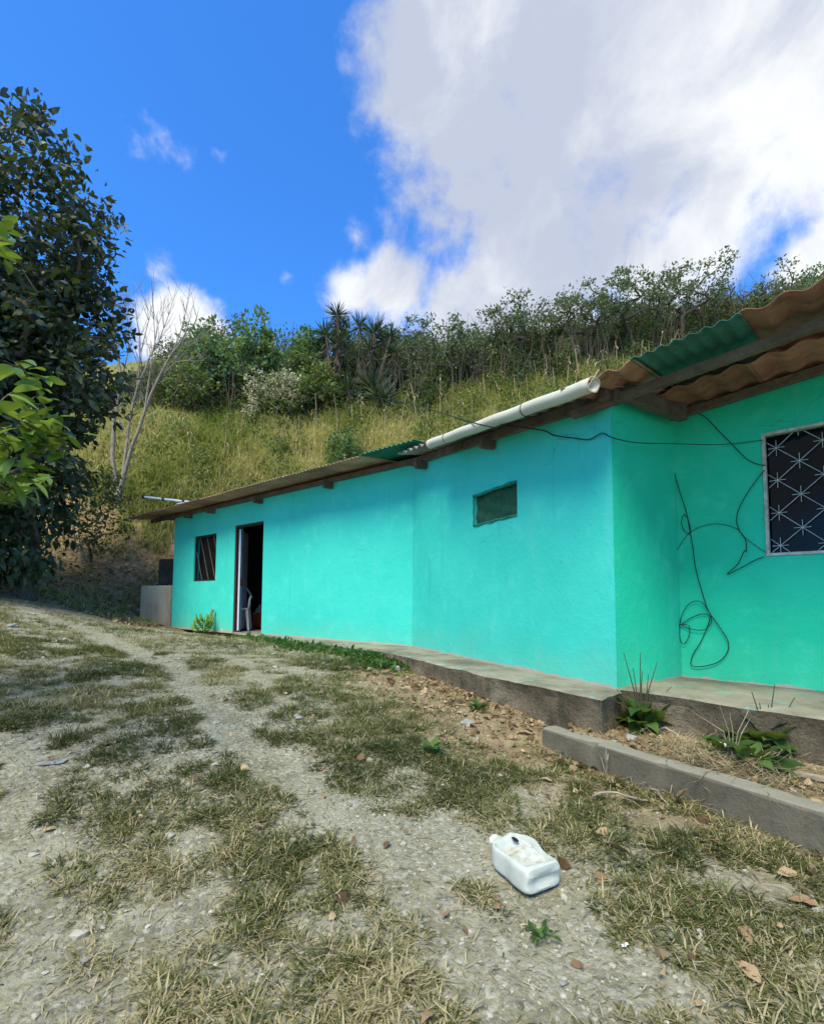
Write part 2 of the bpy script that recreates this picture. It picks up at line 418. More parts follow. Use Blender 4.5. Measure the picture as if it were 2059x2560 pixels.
class MB:
    """collects tris and quads (as tris) for one mesh"""
    def __init__(s): s.V = []; s.F = []; s.T = []; s.n = 0
    def add(s, V, F, t=0.5):
        V = np.asarray(V, float).reshape(-1, 3); F = np.asarray(F, int)
        if F.shape[1] == 4: F = np.concatenate([F[:, [0, 1, 2]], F[:, [0, 2, 3]]])
        s.V.append(V); s.F.append(F + s.n); s.n += len(V)
        s.T.append(np.full(len(V), t) if np.isscalar(t) else np.asarray(t, float))
        return s
    def box(s, c, sz, rz=0., M3=None):
        x, y, z = np.array(sz) / 2.
        V = np.array([[i * x, j * y, k * z] for i in (-1, 1) for j in (-1, 1) for k in (-1, 1)])
        if M3 is not None: V = V @ np.asarray(M3).T
        elif rz: V = V @ rotz(rz).T
        F = [[0, 1, 3, 2], [4, 6, 7, 5], [0, 4, 5, 1], [2, 3, 7, 6], [0, 2, 6, 4], [1, 5, 7, 3]]
        return s.add(V + np.array(c), F)
    def hexa(s, P8):  # bottom 4 then top 4, same order
        return s.add(P8, [[3, 2, 1, 0], [4, 5, 6, 7], [0, 1, 5, 4], [1, 2, 6, 5], [2, 3, 7, 6], [3, 0, 4, 7]])
    def bar(s, a, b, w, h, up=(0, 0, 1)):
        a = np.array(a, float); b = np.array(b, float); d = b - a; L = np.linalg.norm(d); d /= L
        sd_ = np.cross(d, up); sd_ /= np.linalg.norm(sd_); u = np.cross(sd_, d)
        M3 = np.stack([d, sd_, u], 1)
        return s.box((a + b) / 2, (L, w, h), M3=M3)
    def tube(s, P, r, k=6, cap=True, t=.5):
        P = np.asarray(P, float); n = len(P); r = np.broadcast_to(np.asarray(r, float), (n,))
        T = np.gradient(P, axis=0); T /= np.linalg.norm(T, axis=1)[:, None] + 1e-12
        ref = np.array([0, 0, 1.]) if abs(T[0][2]) < .9 else np.array([1., 0, 0])
        V = []
        a = np.linspace(0, 2 * np.pi, k, endpoint=False)
        u = np.cross(T[0], ref); u /= np.linalg.norm(u)
        for i in range(n):
            u = u - T[i] * (u @ T[i]); u /= np.linalg.norm(u) + 1e-12
            w = np.cross(T[i], u)
            V.append(P[i] + r[i] * (np.cos(a)[:, None] * u + np.sin(a)[:, None] * w))
        V = np.concatenate(V)
        F = []
        for i in range(n - 1):
            for j in range(k):
                j2 = (j + 1) % k
                F.append([i * k + j, i * k + j2, (i + 1) * k + j2, (i + 1) * k + j])
        F = np.array(F); F = np.concatenate([F[:, [0, 1, 2]], F[:, [0, 2, 3]]])
        if cap:
            c0 = [[0, j + 1, j] for j in range(1, k - 1)]; o = (n - 1) * k
            c1 = [[o, o + j, o + j + 1] for j in range(1, k - 1)]
            F = np.concatenate([F, c0, c1])
        return s.add(V, F, t)
    def lathe(s, prof, k=20, M4=None):
        a = np.linspace(0, 2 * np.pi, k, endpoint=False); V = []
        for r, z in prof: V += [[r * math.cos(q), r * math.sin(q), z] for q in a]
        F = [[i * k + j, i * k + (j + 1) % k, (i + 1) * k + (j + 1) % k, (i + 1) * k + j] for i in range(len(prof) - 1) for j in range(k)]
        V = np.array(V)
        if M4 is not None: V = V @ M4[:3, :3].T + M4[:3, 3]
        return s.add(V, F)
    def mesh(s, name, mat, smooth=False):
        return mesh_np(name, np.concatenate(s.V), np.concatenate(s.F), mat, smooth, np.concatenate(s.T))
    def obj(s, name, mat, parent=None, smooth=False): return ob(name, s.mesh(name, mat, smooth), parent)
def rotz(a): c, s = math.cos(a), math.sin(a); return np.array([[c, -s, 0], [s, c, 0], [0, 0, 1.]])
def ob(name, data, parent=None):
    o = bpy.data.objects.new(name, data); COL.objects.link(o)
    if parent is not None: o.parent = parent
    return o
def tag(o, label=None, cat=None, group=None, kind=None):
    if label: o['label'] = label
    if cat: o['category'] = cat
    if group: o['group'] = group
    if kind: o['kind'] = kind
    return o
def thing(name, label, cat, loc=(0, 0, 0), rz=0., group=None):
    o = ob(name, None); o.location = tuple(loc); o.rotation_euler = (0, 0, rz); o.empty_display_size = .1
    return tag(o, label, cat, group)
def bevel(o, w=.006, seg=2):
    m = o.modifiers.new('bevel', 'BEVEL'); m.width = w; m.segments = seg; m.limit_method = 'ANGLE'; m.angle_limit = R(40); return o
def hashn(ix, iy, seed):
    h = np.sin(ix * 127.1 + iy * 311.7 + seed * 74.7) * 43758.5453
    return h - np.floor(h)
def vnoise(x, y, seed=0):
    x = np.asarray(x, float); y = np.asarray(y, float)
    ix, iy = np.floor(x), np.floor(y); fx, fy = x - ix, y - iy
    fx = fx * fx * (3 - 2 * fx); fy = fy * fy * (3 - 2 * fy)
    a, b_, c, d = hashn(ix, iy, seed), hashn(ix + 1, iy, seed), hashn(ix, iy + 1, seed), hashn(ix + 1, iy + 1, seed)
    return a + (b_ - a) * fx + (c - a) * fy + (a - b_ - c + d) * fx * fy
def fbm(x, y, seed=0, o=4):
    v = 0; amp = .5
    for i in range(o): v = v + amp * vnoise(x * 2 ** i, y * 2 ** i, seed + i * 7); amp *= .5
    return v / (1 - .5 ** o)

# ------------------------------------------------------------------ plan of the house
class Line:
    def __init__(s, a, b):
        s.a = np.array(a, float); s.b = np.array(b, float); s.L = np.linalg.norm(s.b - s.a); s.t = (s.b - s.a) / s.L
        s.n = np.array([s.t[1], -s.t[0]])
        if s.n @ (-s.a) < 0: s.n = -s.n
    def p(s, q, e, z): xy = s.a + s.t * q + s.n * e; return np.array([xy[0], xy[1], z])
    def hit(s, px, py, e=0.):
        d = ray(px, py); a2 = s.a + s.n * e
        k = (a2 @ s.n) / (d[:2] @ s.n); P = d * k + np.array([0, 0, HC]); return P
    def sz(s, px, py, e=0.):
        P = s.hit(px, py, e); return (P[:2] - s.a) @ s.t, P[2]
PA, PE, PC, PD = (-5.231, 10.616), (.007, 6.342), (1.399, 3.349), (2.137, 3.878)
LW = Line(PA, PE)                     # long left wing
RW = Line(PE, PC)                     # bent part with the gutter
RT = Line(PC, PD)                     # short return
t3 = np.array([2.746 - 2.137, 3.276 - 3.878]); t3 /= np.linalg.norm(t3)
PG = np.array(PD) + t3 * 4.2
FW = Line(PD, PG)                     # recessed front with the big window

# ------------------------------------------------------------------ terrain
CP = []
for px, py, z in [(583, 1600, -.05), (428, 1574, -.02), (692, 1607, -.06), (951, 1652, -.12), (1101, 1714, -.185), (1217, 1754, -.22), (1355, 1808, -.26),
                  (1365, 1878, -.37), (2059, 2143, -.37), (1700, 2012, -.37), (1300, 2200, -.42), (1030, 2560, -.47), (0, 2560, -.47), (500, 2200, -.41),
                  (800, 1900, -.30), (500, 1800, -.2), (0, 1900, -.25), (0, 1650, .06), (250, 1650, 0.), (1700, 2400, -.44)]:
    CP.append(at_z(px, py, z))
for px, py, y in [(0, 1500, 8.6), (120, 1510, 9.2), (220, 1530, 9.8), (320, 1548, 10.6), (200, 1460, 11.2), (90, 1400, 11.6), (310, 1440, 12.2), (200, 1300, 13.4), (0, 1300, 12.8),
                  (330, 1250, 14.4), (300, 1150, 16), (500, 1120, 17.5), (500, 1020, 20.5), (300, 950, 22), (700, 1000, 21.5), (700, 1080, 19), (1000, 1050, 19),
                  (1000, 980, 21.5), (1300, 1000, 19.5), (1300, 930, 22), (1500, 940, 20), (1600, 880, 23), (1900, 830, 24), (2059, 790, 25),
                  (480, 890, 26.5), (800, 925, 27), (1100, 925, 27), (1400, 885, 28), (1750, 830, 28), (2059, 760, 30), (0, 900, 27)]:
    CP.append(at_y(px, py, y))
CP += [np.array(p, float) for p in [(-2.6, 14.5, 1.5), (0, 12.3, .4), (3.2, 10.6, .3), (6, 8.2, .1), (9.5, 5.5, 0), (10, 12, 3.6), (15, 8, 3.2), (-12, 8.5, 1.6), (-16, 5, 1.3), (-20, 15, 7),
       (0, 0, -.5), (3, 0, -.45), (-4, 0, -.4), (0, -6, -.9), (8, -6, -.8), (-8, -6, -.5), (-9, 3, .45), (6, 0, -.42), (2, 2, -.37), (4, -.5, -.4),
       (1.5, 4.6, -.22), (3.5, 3, -.25), (6, 4, -.1), (-3, 11.5, -.02), (1.5, 8, -.1), (-6, 12, .55),
       (0, 36, 12), (-15, 36, 12.5), (18, 36, 14), (25, 22, 12), (-22, 24, 12)]]
CP = np.array(CP)
def tps(r2): return np.where(r2 > 1e-12, r2 * np.log(r2 + 1e-12), 0.)
_n = len(CP); _d2 = ((CP[:, None, :2] - CP[None, :, :2]) ** 2).sum(2)
_A = np.zeros((_n + 3, _n + 3)); _A[:_n, :_n] = tps(_d2) + np.eye(_n) * .25
_A[:_n, _n] = 1; _A[:_n, _n + 1:] = CP[:, :2]; _A[_n, :_n] = 1; _A[_n + 1:, :_n] = CP[:, :2].T
_W = np.linalg.solve(_A, np.concatenate([CP[:, 2], np.zeros(3)]))
def sstep(a, b, x): t = np.clip((x - a) / (b - a), 0, 1); return t * t * (3 - 2 * t)
def base_z(x, y):
    x = np.asarray(x, float); y = np.asarray(y, float); sh = x.shape; x = x.ravel(); y = y.ravel()
    xc = np.clip(x, -26, 26); yc = np.clip(y, -8, 38); out = np.empty(len(x))
    for i in range(0, len(x), 20000):
        q = slice(i, i + 20000)
        r2 = (xc[q, None] - CP[None, :, 0]) ** 2 + (yc[q, None] - CP[None, :, 1]) ** 2
        out[q] = tps(r2) @ _W[:_n] + _W[_n] + xc[q] * _W[_n + 1] + yc[q] * _W[_n + 2]
    dist = np.hypot(x - xc, y - yc)
    out = out * np.exp(-dist / 60) - 1.0 * (1 - np.exp(-dist / 60)) * np.where(y < 10, 6, 1)
    return out.reshape(sh)
# dirt bed held up by the kerb
KA, KB = at_z(1355, 1820, -.22)[:2], at_z(2059, 2033, -.22)[:2]
KL = Line(KA, KB + (KB - KA) * .9)
if KL.n @ (np.array([0, 0]) - KL.a) < 0: KL.n = -KL.n
def gz(x, y, rough=True):
    x = np.asarray(x, float); y = np.asarray(y, float)
    z = base_z(x, y)
    rel = np.stack([x, y], -1) - KL.a
    s_, e_ = rel @ KL.t, rel @ KL.n
    bed = sstep(-.03, -.12, e_) * sstep(-1.3, -.9, e_) * sstep(-.02, .1, s_) * sstep(KL.L, KL.L - .3, s_)
    z = z * (1 - bed) + (-.235) * bed
    if rough:
        far = sstep(9, 13, y)
        z = z + (fbm(x * 1.3, y * 1.3, 3) - .5) * (.07 + .35 * far) + (fbm(x * 7, y * 7, 5, 3) - .5) * (.025 + .1 * far)
    return z
def on_ground(px, py):
    d = ray(px, py); t = np.linspace(.6, 45, 1800); P = d[None] * t[:, None] + [0, 0, HC]
    below = P[:, 2] < gz(P[:, 0], P[:, 1], False)
    i = int(np.argmax(below)) if below.any() else len(t) - 1
    return P[i]
def polyd(x, y, pts):
    """distance in metres to a polyline on the ground"""
    best = np.full(np.shape(x), 1e9)
    for a, b_ in zip(pts[:-1], pts[1:]):
        ab = b_ - a; t = np.clip(((x - a[0]) * ab[0] + (y - a[1]) * ab[1]) / (ab @ ab), 0, 1)
        best = np.minimum(best, np.hypot(x - a[0] - t * ab[0], y - a[1] - t * ab[1]))
    return best
def inside(x, y, poly):
    c = np.zeros(np.shape(x), bool); n_ = len(poly)
    for i in range(n_):
        x1, y1 = poly[i][:2]; x2, y2 = poly[(i + 1) % n_][:2]
        if y1 == y2: continue
        c ^= ((y1 > y) != (y2 > y)) & (x < (x2 - x1) * (y - y1) / (y2 - y1) + x1)
    return c

# wall/bank zone of bare brown earth and the grassy hill, as soil kinds on the sheet
def zones(x, y):
    n_ = (fbm(x * .8, y * .8, 21) - .5) * 2.0
    foot = 9.6 + np.clip((-x - 5.5), 0, 9) * -.35
    bank = sstep(foot - .5, foot + .7, y + n_ * .8)
    hill = sstep(13.2, 15.2, y + n_ * 1.4)
    hill = np.maximum(hill, sstep(-12., -14.5, x + n_ * .5) * sstep(8.5, 10, y))
    right = sstep(-6., -4.5, x + n_ * .3) * sstep(11.4, 12.5, y)
    hill = np.maximum(hill, right)
    lit = sstep(1.1, .3, polyd(x, y, LITTER) + n_ * .25) * .75
    return np.maximum(bank, lit) * (1 - 0 * hill), hill
LITTER = [on_ground(*p)[:2] for p in [(1000, 1690), (1120, 1740), (1260, 1800)]] + [np.array([1.3, 2.9]), np.array([2.2, 1.9])]
def axis(lo, hi, c0, c1, fine, grow):
    v = list(np.arange(c0, c1, fine)); st = fine
    while v[-1] < hi: st *= grow; v.append(v[-1] + st)
    st = fine
    while v[0] > lo: st *= grow; v.insert(0, v[0] - st)
    return np.array(v)
gx = axis(-420, 420, -3.0, 3.0, .055, 1.055); gy = axis(-260, 480, .6, 8.0, .055, 1.05)
GX, GY = np.meshgrid(gx, gy); GZ = gz(GX, GY)
V = np.stack([GX, GY, GZ], -1).reshape(-1, 3); ny, nx = GX.shape
idx = np.arange(ny * nx).reshape(ny, nx)
F = np.stack([idx[:-1, :-1], idx[:-1, 1:], idx[1:, 1:], idx[1:, :-1]], -1).reshape(-1, 4)
bk, hl = zones(V[:, 0], V[:, 1])
tag(ob('ground', mesh_np('ground', V, F, 'ground', True, None, {'bank': bk, 'hill': hl})), 'stony dirt yard rising into an earth bank and hillside', kind='structure')

# ------------------------------------------------------------------ house
house = thing('house', 'long single-storey house, turquoise and green plaster with rusty corrugated roof', 'house', (0, 0, 0))
TH = .16
def wall(name, line, ztop, openings, mat, s0=0., s1=None, zb=-.03, thick=TH, parent=house, jit=.004, mitre=0., mitre0=0.):
    """plastered wall with real openings; ztop(s)"""
    s1 = line.L if s1 is None else s1
    ss = sorted(set([s0, s1] + [o[0] for o in openings] + [o[1] for o in openings]))
    zs = sorted(set([zb, 99.] + [o[2] for o in openings if o[2] > zb] + [o[3] for o in openings]))
    def sub(a, st):
        out = []
        for i in range(len(a) - 1):
            b_ = a[i + 1] if a[i + 1] != 99. else 2.0
            n_ = max(1, int(abs(b_ - a[i]) / st)); out += [a[i] + (b_ - a[i]) * j / n_ for j in range(n_)]
        return out
    S = np.array(sub(ss, .16) + [s1]); Z = [z for z in sub(zs, .16)] + [99.]
    zmax = Z[-2] if len(Z) > 1 else 0
    nS, nZ = len(S), len(Z)
    idx = {}; V = []
    def vid(i, j, k):
        if (i, j, k) not in idx:
            z = Z[j] if Z[j] != 99. else ztop(S[i])
            e = 0. if k == 0 else -thick
            if k == 0: e += jit * 2 * (fbm(S[i] * 1.7 + 9, z * 1.7, 11) - .5) * (0 if i in (0, nS - 1) else 1)
            idx[(i, j, k)] = len(V); V.append(line.p(S[i] - (mitre if k == 1 and i == nS - 1 else 0) + (mitre0 if k == 1 and i == 0 else 0), e, z))
        return idx[(i, j, k)]
    def solid(i, j):
        if not (0 <= i < nS - 1 and 0 <= j < nZ - 1): return False
        sm = (S[i] + S[i + 1]) / 2; zt = Z[j + 1] if Z[j + 1] != 99. else Z[j] + .01; zm = (Z[j] + zt) / 2
        return not any(o[0] < sm < o[1] and o[2] < zm < o[3] for o in openings)
    Fs = []
    for i in range(nS - 1):
        for j in range(nZ - 1):
            if not solid(i, j): continue
            a, b_, c, d = [(i, j), (i + 1, j), (i + 1, j + 1), (i, j + 1)]
            Fs.append([vid(*a, 0), vid(*b_, 0), vid(*c, 0), vid(*d, 0)])
            Fs.append([vid(*d, 1), vid(*c, 1), vid(*b_, 1), vid(*a, 1)])
            for (di, dj, p, q) in ((-1, 0, d, a), (1, 0, b_, c), (0, -1, a, b_), (0, 1, c, d)):
                if not solid(i + di, j + dj): Fs.append([vid(*p, 0), vid(*p, 1), vid(*q, 1), vid(*q, 0)])
    o = ob(name, mesh_np(name, np.array(V), np.array(Fs), mat, 'auto'), parent)
    return o
zl = lambda s: 2.44
zr = lambda s: 2.42 - .118 * s
DOOR = (LW.sz(586, 1400)[0], LW.sz(657, 1400)[0], -.05, 1.985)
WIN1 = (.90, 1.785, .965, 1.90)
VENT = (1.495, 2.225, 1.37, 1.678)
zf = lambda s: 2.16 + .05 * s
WIN2 = (.575, 1.52, .925, 1.825)
w1 = wall('front_wall', LW, zl, [DOOR, WIN1], 'turquoise_paint'); w1['label'] = 'turquoise wall of the long wing'
w2 = wall('front_wall', RW, zr, [VENT], 'turquoise_paint', mitre=.09); w2['label'] = 'turquoise wall beside the green corner'
RT2 = Line(PC, PD)
w3 = wall('return_wall', RT, lambda s: 2.05 + .12 * s, [], 'green_paint', mitre0=.07); w3['label'] = 'green painted return wall'
w4 = wall('front_wall', FW, zf, [WIN2], 'green_paint'); w4['label'] = 'green painted wall with the grille window'
# rear and end walls (out of sight, they make the rooms dark)
BK = [LW.p(0, -4.0, 0)[:2], np.array([3.4, 8.6]), FW.p(4.2, -4.0, 0)[:2]]
def plain_wall(name, a, b_, h0, h1, mat):
    a = np.array(a); b_ = np.array(b_); d = (b_ - a) / np.linalg.norm(b_ - a); n_ = np.array([-d[1], d[0]]) * .08
    P = [np.r_[q, zz] for zz in (-.1, None) for q in (a - n_, b_ - n_, b_ + n_, a + n_)]  if False else []
    q4 = [a - n_, b_ - n_, b_ + n_, a + n_]
    P = [np.r_[q, -.15] for q in q4] + [np.r_[q4[0], h0], np.r_[q4[1], h1], np.r_[q4[2], h1], np.r_[q4[3], h0]]
    return MB().hexa(P).obj(name, mat, house)
plain_wall('end_wall', LW.p(.08, -TH - .002, 0)[:2], BK[0], 2.42, 2.7, 'turquoise_paint')
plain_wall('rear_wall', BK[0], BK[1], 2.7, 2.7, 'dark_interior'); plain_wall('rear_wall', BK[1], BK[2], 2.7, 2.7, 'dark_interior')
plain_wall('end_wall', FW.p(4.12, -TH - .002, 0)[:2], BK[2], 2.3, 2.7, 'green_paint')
plain_wall('dark_inner_wall', LW.p(.26, -TH - .004, 0)[:2], BK[0] + LW.t * .18, 2.40, 2.64, 'dark_interior')  # lining added inside the end wall, its dark colour stands in for room shade
plain_wall('dark_inner_wall', RW.p(.4, -TH - .005, 0)[:2], BK[1], 2.3, 2.6, 'dark_interior')
def prism(name, poly, z0, z1, mat, parent=house, zt=None):
    n_ = len(poly); zt = zt if zt is not None else [z1] * n_
    V = [[*p[:2], z0] for p in poly] + [[*p[:2], z] for p, z in zip(poly, zt)]
    me = bpy.data.meshes.new(name)
    me.from_pydata(V, [], [list(range(n_))[::-1], list(range(n_, 2 * n_))] + [[i, (i + 1) % n_, n_ + (i + 1) % n_, n_ + i] for i in range(n_)])
    me.materials.append(M[mat]); me.update(); return ob(name, me, parent)
ins = -.06
prism('ceiling', [LW.p(.1, ins, 0), LW.p(LW.L, ins, 0), RW.p(.9, ins, 0), BK[1], BK[0]], 2.452, 2.456, 'dark_interior', zt=[2.456, 2.456, 2.456, 2.72, 2.72])  # unseen, added under the roof sheets to block light into the rooms
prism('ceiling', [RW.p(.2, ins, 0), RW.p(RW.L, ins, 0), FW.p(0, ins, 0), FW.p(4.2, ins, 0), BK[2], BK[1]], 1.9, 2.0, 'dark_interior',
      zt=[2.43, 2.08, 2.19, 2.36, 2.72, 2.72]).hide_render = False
# the second ceiling follows the roof: lower face moved up to match its rim
cm = bpy.data.objects['ceiling.001'].data
for i in range(6): cm.vertices[i].co.z = cm.vertices[i + 6].co.z - .006
prism('floor', [LW.p(.05, -TH - .004, 0), LW.p(LW.L, -TH - .004, 0), RW.p(RW.L - .02, -TH - .004, 0), FW.p(.02, -TH - .004, 0), FW.p(4.1, -TH, 0), BK[2], BK[1], BK[0]], -.15, -.008, 'slab_concrete')

# --- concrete step along the walls, rough edge
def slab(name, inner, outer, ztop, zbot, mat, matside, label):
    """top sheet + ragged footing face, outer edge broken up"""
    def dens(pl, st=.06):
        out = []
        for a, b_ in zip(pl[:-1], pl[1:]):
            n_ = max(1, int(np.linalg.norm(b_ - a) / st)); out += [a + (b_ - a) * j / n_ for j in range(n_)]
        return np.array(out + [pl[-1]])
    O = dens([np.array(p[:2]) for p in outer]); n_ = len(O)
    I0 = [np.array(p[:2]) for p in inner]
    Lc = np.concatenate([[0], np.cumsum([np.linalg.norm(I0[i + 1] - I0[i]) for i in range(len(I0) - 1)])])
    u = np.linspace(0, Lc[-1], n_); I = np.stack([np.interp(u, Lc, [p[k] for p in I0]) for k in (0, 1)], 1)
    t = np.gradient(O, axis=0); t /= np.linalg.norm(t, axis=1)[:, None]; nn = np.stack([t[:, 1], -t[:, 0]], 1)
    nn *= np.sign((nn * (O - I)).sum(1))[:, None]
    q = np.arange(n_) * .06
    rag = (fbm(q * 5, q * 0, 31) - .5) * .05 - .03 * np.clip(fbm(q * 11, q * 0, 37, 3) - .62, 0, 1) * 4
    rows = []; tops = []
    E0 = O + nn * rag[:, None]
    zt = ztop + (fbm(q * 3, q * 0 + 4, 33) - .5) * .022 - .002
    rows.append(np.c_[I, np.full(n_, ztop)]); rows.append(np.c_[I * .4 + E0 * .6, zt]); rows.append(np.c_[E0 - nn * .02, zt - .001]); rows.append(np.c_[E0, zt - .014])
    zb = np.array([zbot(a) for a in q / q[-1]])
    for j, f in enumerate((.2, .4, .6, .8, 1.05)):
        w = (fbm(q * 6, q * 0 + j * 3.3, 35) - .5) * .05 - .012 + .03 * max(0, f - .5)
        rows.append(np.c_[E0 + nn * w[:, None], zt * (1 - f) + zb * f - .012])
    V = np.concatenate(rows); m_ = len(rows); Fq = [[r * n_ + i, r * n_ + i + 1, (r + 1) * n_ + i + 1, (r + 1) * n_ + i] for r in range(m_ - 1) for i in range(n_ - 1)]
    me = mesh_np(name, V, np.array(Fq), mat, 'auto'); me.materials.append(M[matside])
    mi = np.zeros(len(Fq), np.int32); mi[3 * (n_ - 1):] = 1; me.polygons.foreach_set('material_index', mi)
    o = ob(name, me, house); o['label'] = label; return o
zo = [(-3.2, 8.72, 0), (-2.112, 7.66, 0), (-.372, 5.853, 0), (.12, 4.93, 0), (.612, 3.983, 0), (1.186, 3.061, 0), (1.42, 3.30, 0)]
slab('step', [LW.p(2.4, -.05, 0), PE, RW.p(RW.L, -.05, 0), RW.p(RW.L, -.04, 0)], zo, -.003, lambda a: -.06 - .22 * min(1, a * 1.6), 'slab_concrete', 'footing', 'pale concrete step along the turquoise wall')
zo2 = [np.array(PC) + np.array([.02, .01]), (1.74, 3.047), (2.114, 2.53), (2.75, 1.62), (3.6, .45), (4.4, -.5)]
slab('porch_slab', [np.array(PC) + np.array([.03, .06]), FW.p(-.05, -.05, 0), FW.p(4.2, -.05, 0)], zo2, .006, lambda a: -.27, 'slab_concrete', 'footing', 'porch slab below the green wall')

# --- roof: every sheet its own corrugated panel
def sheet(line, s0, s1, e0, e1, zfun, pitch, amp, mat, ph=0., thick=.004, ragged=.0, label=None, name='roof_sheet', parent=house):
    n_ = max(8, int((s1 - s0) / pitch * 8)); S = np.linspace(s0, s1, n_ + 1); E_ = np.linspace(e0, e1, 7)
    V = []
    for j, e in enumerate(E_):
        for s in S:
            ee = e + (ragged * (fbm(s * 9, 3., 41) - .5) if j == 0 else 0)
            V.append(line.p(s, ee, zfun(s, ee) + amp * math.cos(2 * math.pi * s / pitch + ph)))
    m_ = n_ + 1
    Fq = [[j * m_ + i, j * m_ + i + 1, (j + 1) * m_ + i + 1, (j + 1) * m_ + i] for j in range(6) for i in range(n_)]
    o = ob(name, mesh_np(name, np.array(V), np.array(Fq), mat, True), parent)
    md = o.modifiers.new('thickness', 'SOLIDIFY'); md.thickness = thick; md.offset = 0
    if label: o['label'] = label
    return o
zleft = lambda s, e: 2.487 - .10 * e + .006 * s
edges = [-1.2, -.45, .42, 1.25, 2.1, 2.95, 3.8, 4.65, 5.5, 6.32]
for i, (a, b_) in enumerate(zip(edges[:-1], edges[1:])):
    sheet(LW, a - .03, b_ + .03, .55 + .03 * ((i * 37 % 7) / 7 - .5), -4.3, lambda s, e, i=i: zleft(s, e) + (.004 if i % 2 else 0), .076, .009, 'rusty_tin', ragged=.02, label='rusty corrugated tin sheet' if i == 0 else None)
sheet(LW, 6.30, 7.24, .56, -2.5, lambda s, e: zleft(s, e) + .014, .076, .010, 'green_tin', label='dark green corrugated sheet at the bend')
zright = lambda s, e: 2.50 - .122 * s - .13 * e
for i, (a, b_) in enumerate([(.25, 1.15), (1.12, 2.0), (1.97, 2.75), (2.72, 3.42)]):
    sheet(RW, a, b_, .33, -3.6, lambda s, e, i=i: zright(s, e) + (.005 if i % 2 else 0), .146, .022, 'grey_sheet', label='grey wavy sheet behind the gutter' if i == 0 else None)
# porch roof over the recessed front: outer row, then inner row
zp = lambda s, e: 2.135 + .085 * s - .10 * e + .012
sheet(FW, -.34, .16, 1.27, .40, lambda s, e: zp(s, e) + .03, .150, .016, 'clay_sheet', ph=1.0, label='clay coloured wavy sheet at the gutter end')
sheet(FW, .13, .70, 1.29, .40, lambda s, e: zp(s, e) + .042, .076, .009, 'teal_tin', label='teal green corrugated sheet over the porch')
sheet(FW, .68, 1.75, 1.27, .40, lambda s, e: zp(s, e) + .05, .177, .018, 'clay_sheet', label='brown wavy sheet with curled edge')
sheet(FW, 1.7, 2.8, 1.27, .50, lambda s, e: zp(s, e) + .045, .177, .018, 'clay_sheet'); sheet(FW, 2.75, 4.4, 1.27, .50, lambda s, e: zp(s, e) + .05, .177, .018, 'clay_sheet')
for a, b_ in [(-.34, .62), (.58, 1.6), (1.55, 2.6), (2.55, 3.5), (3.45, 4.4)]:
    sheet(FW, a, b_, .58, -4.2, lambda s, e: zp(s, e) - .0 + (.004 if int(a * 10) % 2 else 0), .177, .014, 'clay_sheet')
# timbers
def timber(a, b_, w, h, name='purlin', mat='old_wood'): return bevel(MB().bar(a, b_, w, h).obj(name, mat, house), .004)
timber(LW.p(-1.1, .035, 2.41), LW.p(LW.L + .1, .035, 2.43), .05, .07)
timber(RW.p(.0, .04, zright(0, 0) - .085), RW.p(RW.L + .1, .04, zright(RW.L, 0) - .085), .05, .08)
timber(FW.p(-.42, .93, zp(-.42, .93) - .045), FW.p(4.3, .93, zp(4.3, .93) - .045), .06, .055)
timber(FW.p(-.02, .06, zp(0, .06) - .055), FW.p(4.3, .06, zp(4.3, .06) - .055), .05, .06)
for px, py in [(480, 1290), (537, 1272), (655, 1250), (830, 1215)]:
    s = LW.sz(px, py)[0]; timber(LW.p(s, -.3, 2.36), LW.p(s, .17, 2.335), .06, .09, 'rafter')
s = RW.sz(1066, 1160)[0]; timber(RW.p(s, -.3, zright(s, 0) - .15), RW.p(s, .16, zright(s, 0) - .17), .06, .10, 'rafter')
s = RW.sz(1235, 1105)[0]; timber(RW.p(s, -.3, zright(s, 0) - .14), RW.p(s, .16, zright(s, 0) - .16), .06, .09, 'rafter')
timber(RT.p(-.02, .10, 2.055), RT.p(.80, .12, 2.075), .07, .13, 'rafter')
timber(RT.p(-.13, .02, 2.04), RT.p(.06, .03, 2.04), .06, .10, 'rafter')

# --- gutter pipe with straps
g0 = RW.hit(1075, 1110, .36); g1 = RW.hit(1483, 961, .36)
mb = MB(); n_ = 30
dirg = (g1 - g0) / np.linalg.norm(g1 - g0); sdg = np.cross(dirg, [0, 0, 1]); sdg /= np.linalg.norm(sdg); upg = np.cross(sdg, dirg)
aa = np.linspace(R(-230), R(50), 19)
for rad, fl in ((.049, 0), (.045, 1)):
    V = [g0 + (g1 - g0) * i / n_ + rad * (math.cos(a) * sdg + math.sin(a) * upg) + np.array([0, 0, .003 * math.sin(i * .9)]) for i in range(n_ + 1) for a in aa]
    Fq = [[i * 19 + j, i * 19 + j + 1, (i + 1) * 19 + j + 1, (i + 1) * 19 + j] for i in range(n_) for j in range(18)]
    if fl: Fq = [f[::-1] for f in Fq]
    mb.add(V, Fq)
k0 = 0; off = 31 * 19
rim = []
for i in (0, n_): rim += [[i * 19 + j, i * 19 + j + 1, off + i * 19 + j + 1, off + i * 19 + j] for j in range(18)]
mb.F.append(np.concatenate([np.array(rim)[:, [0, 1, 2]], np.array(rim)[:, [0, 2, 3]]]))
gut = mb.obj('gutter', 'pvc', house, True); gut['label'] = 'stained white half-open pipe gutter'
for fr in (.16, .70):
    c = g0 + (g1 - g0) * fr; P = [c + .0515 * (math.cos(a) * sdg + math.sin(a) * upg) for a in np.linspace(R(-235), R(40), 16)]
    MB().tube(P, .004, 5).obj('strap', 'black_iron', gut)
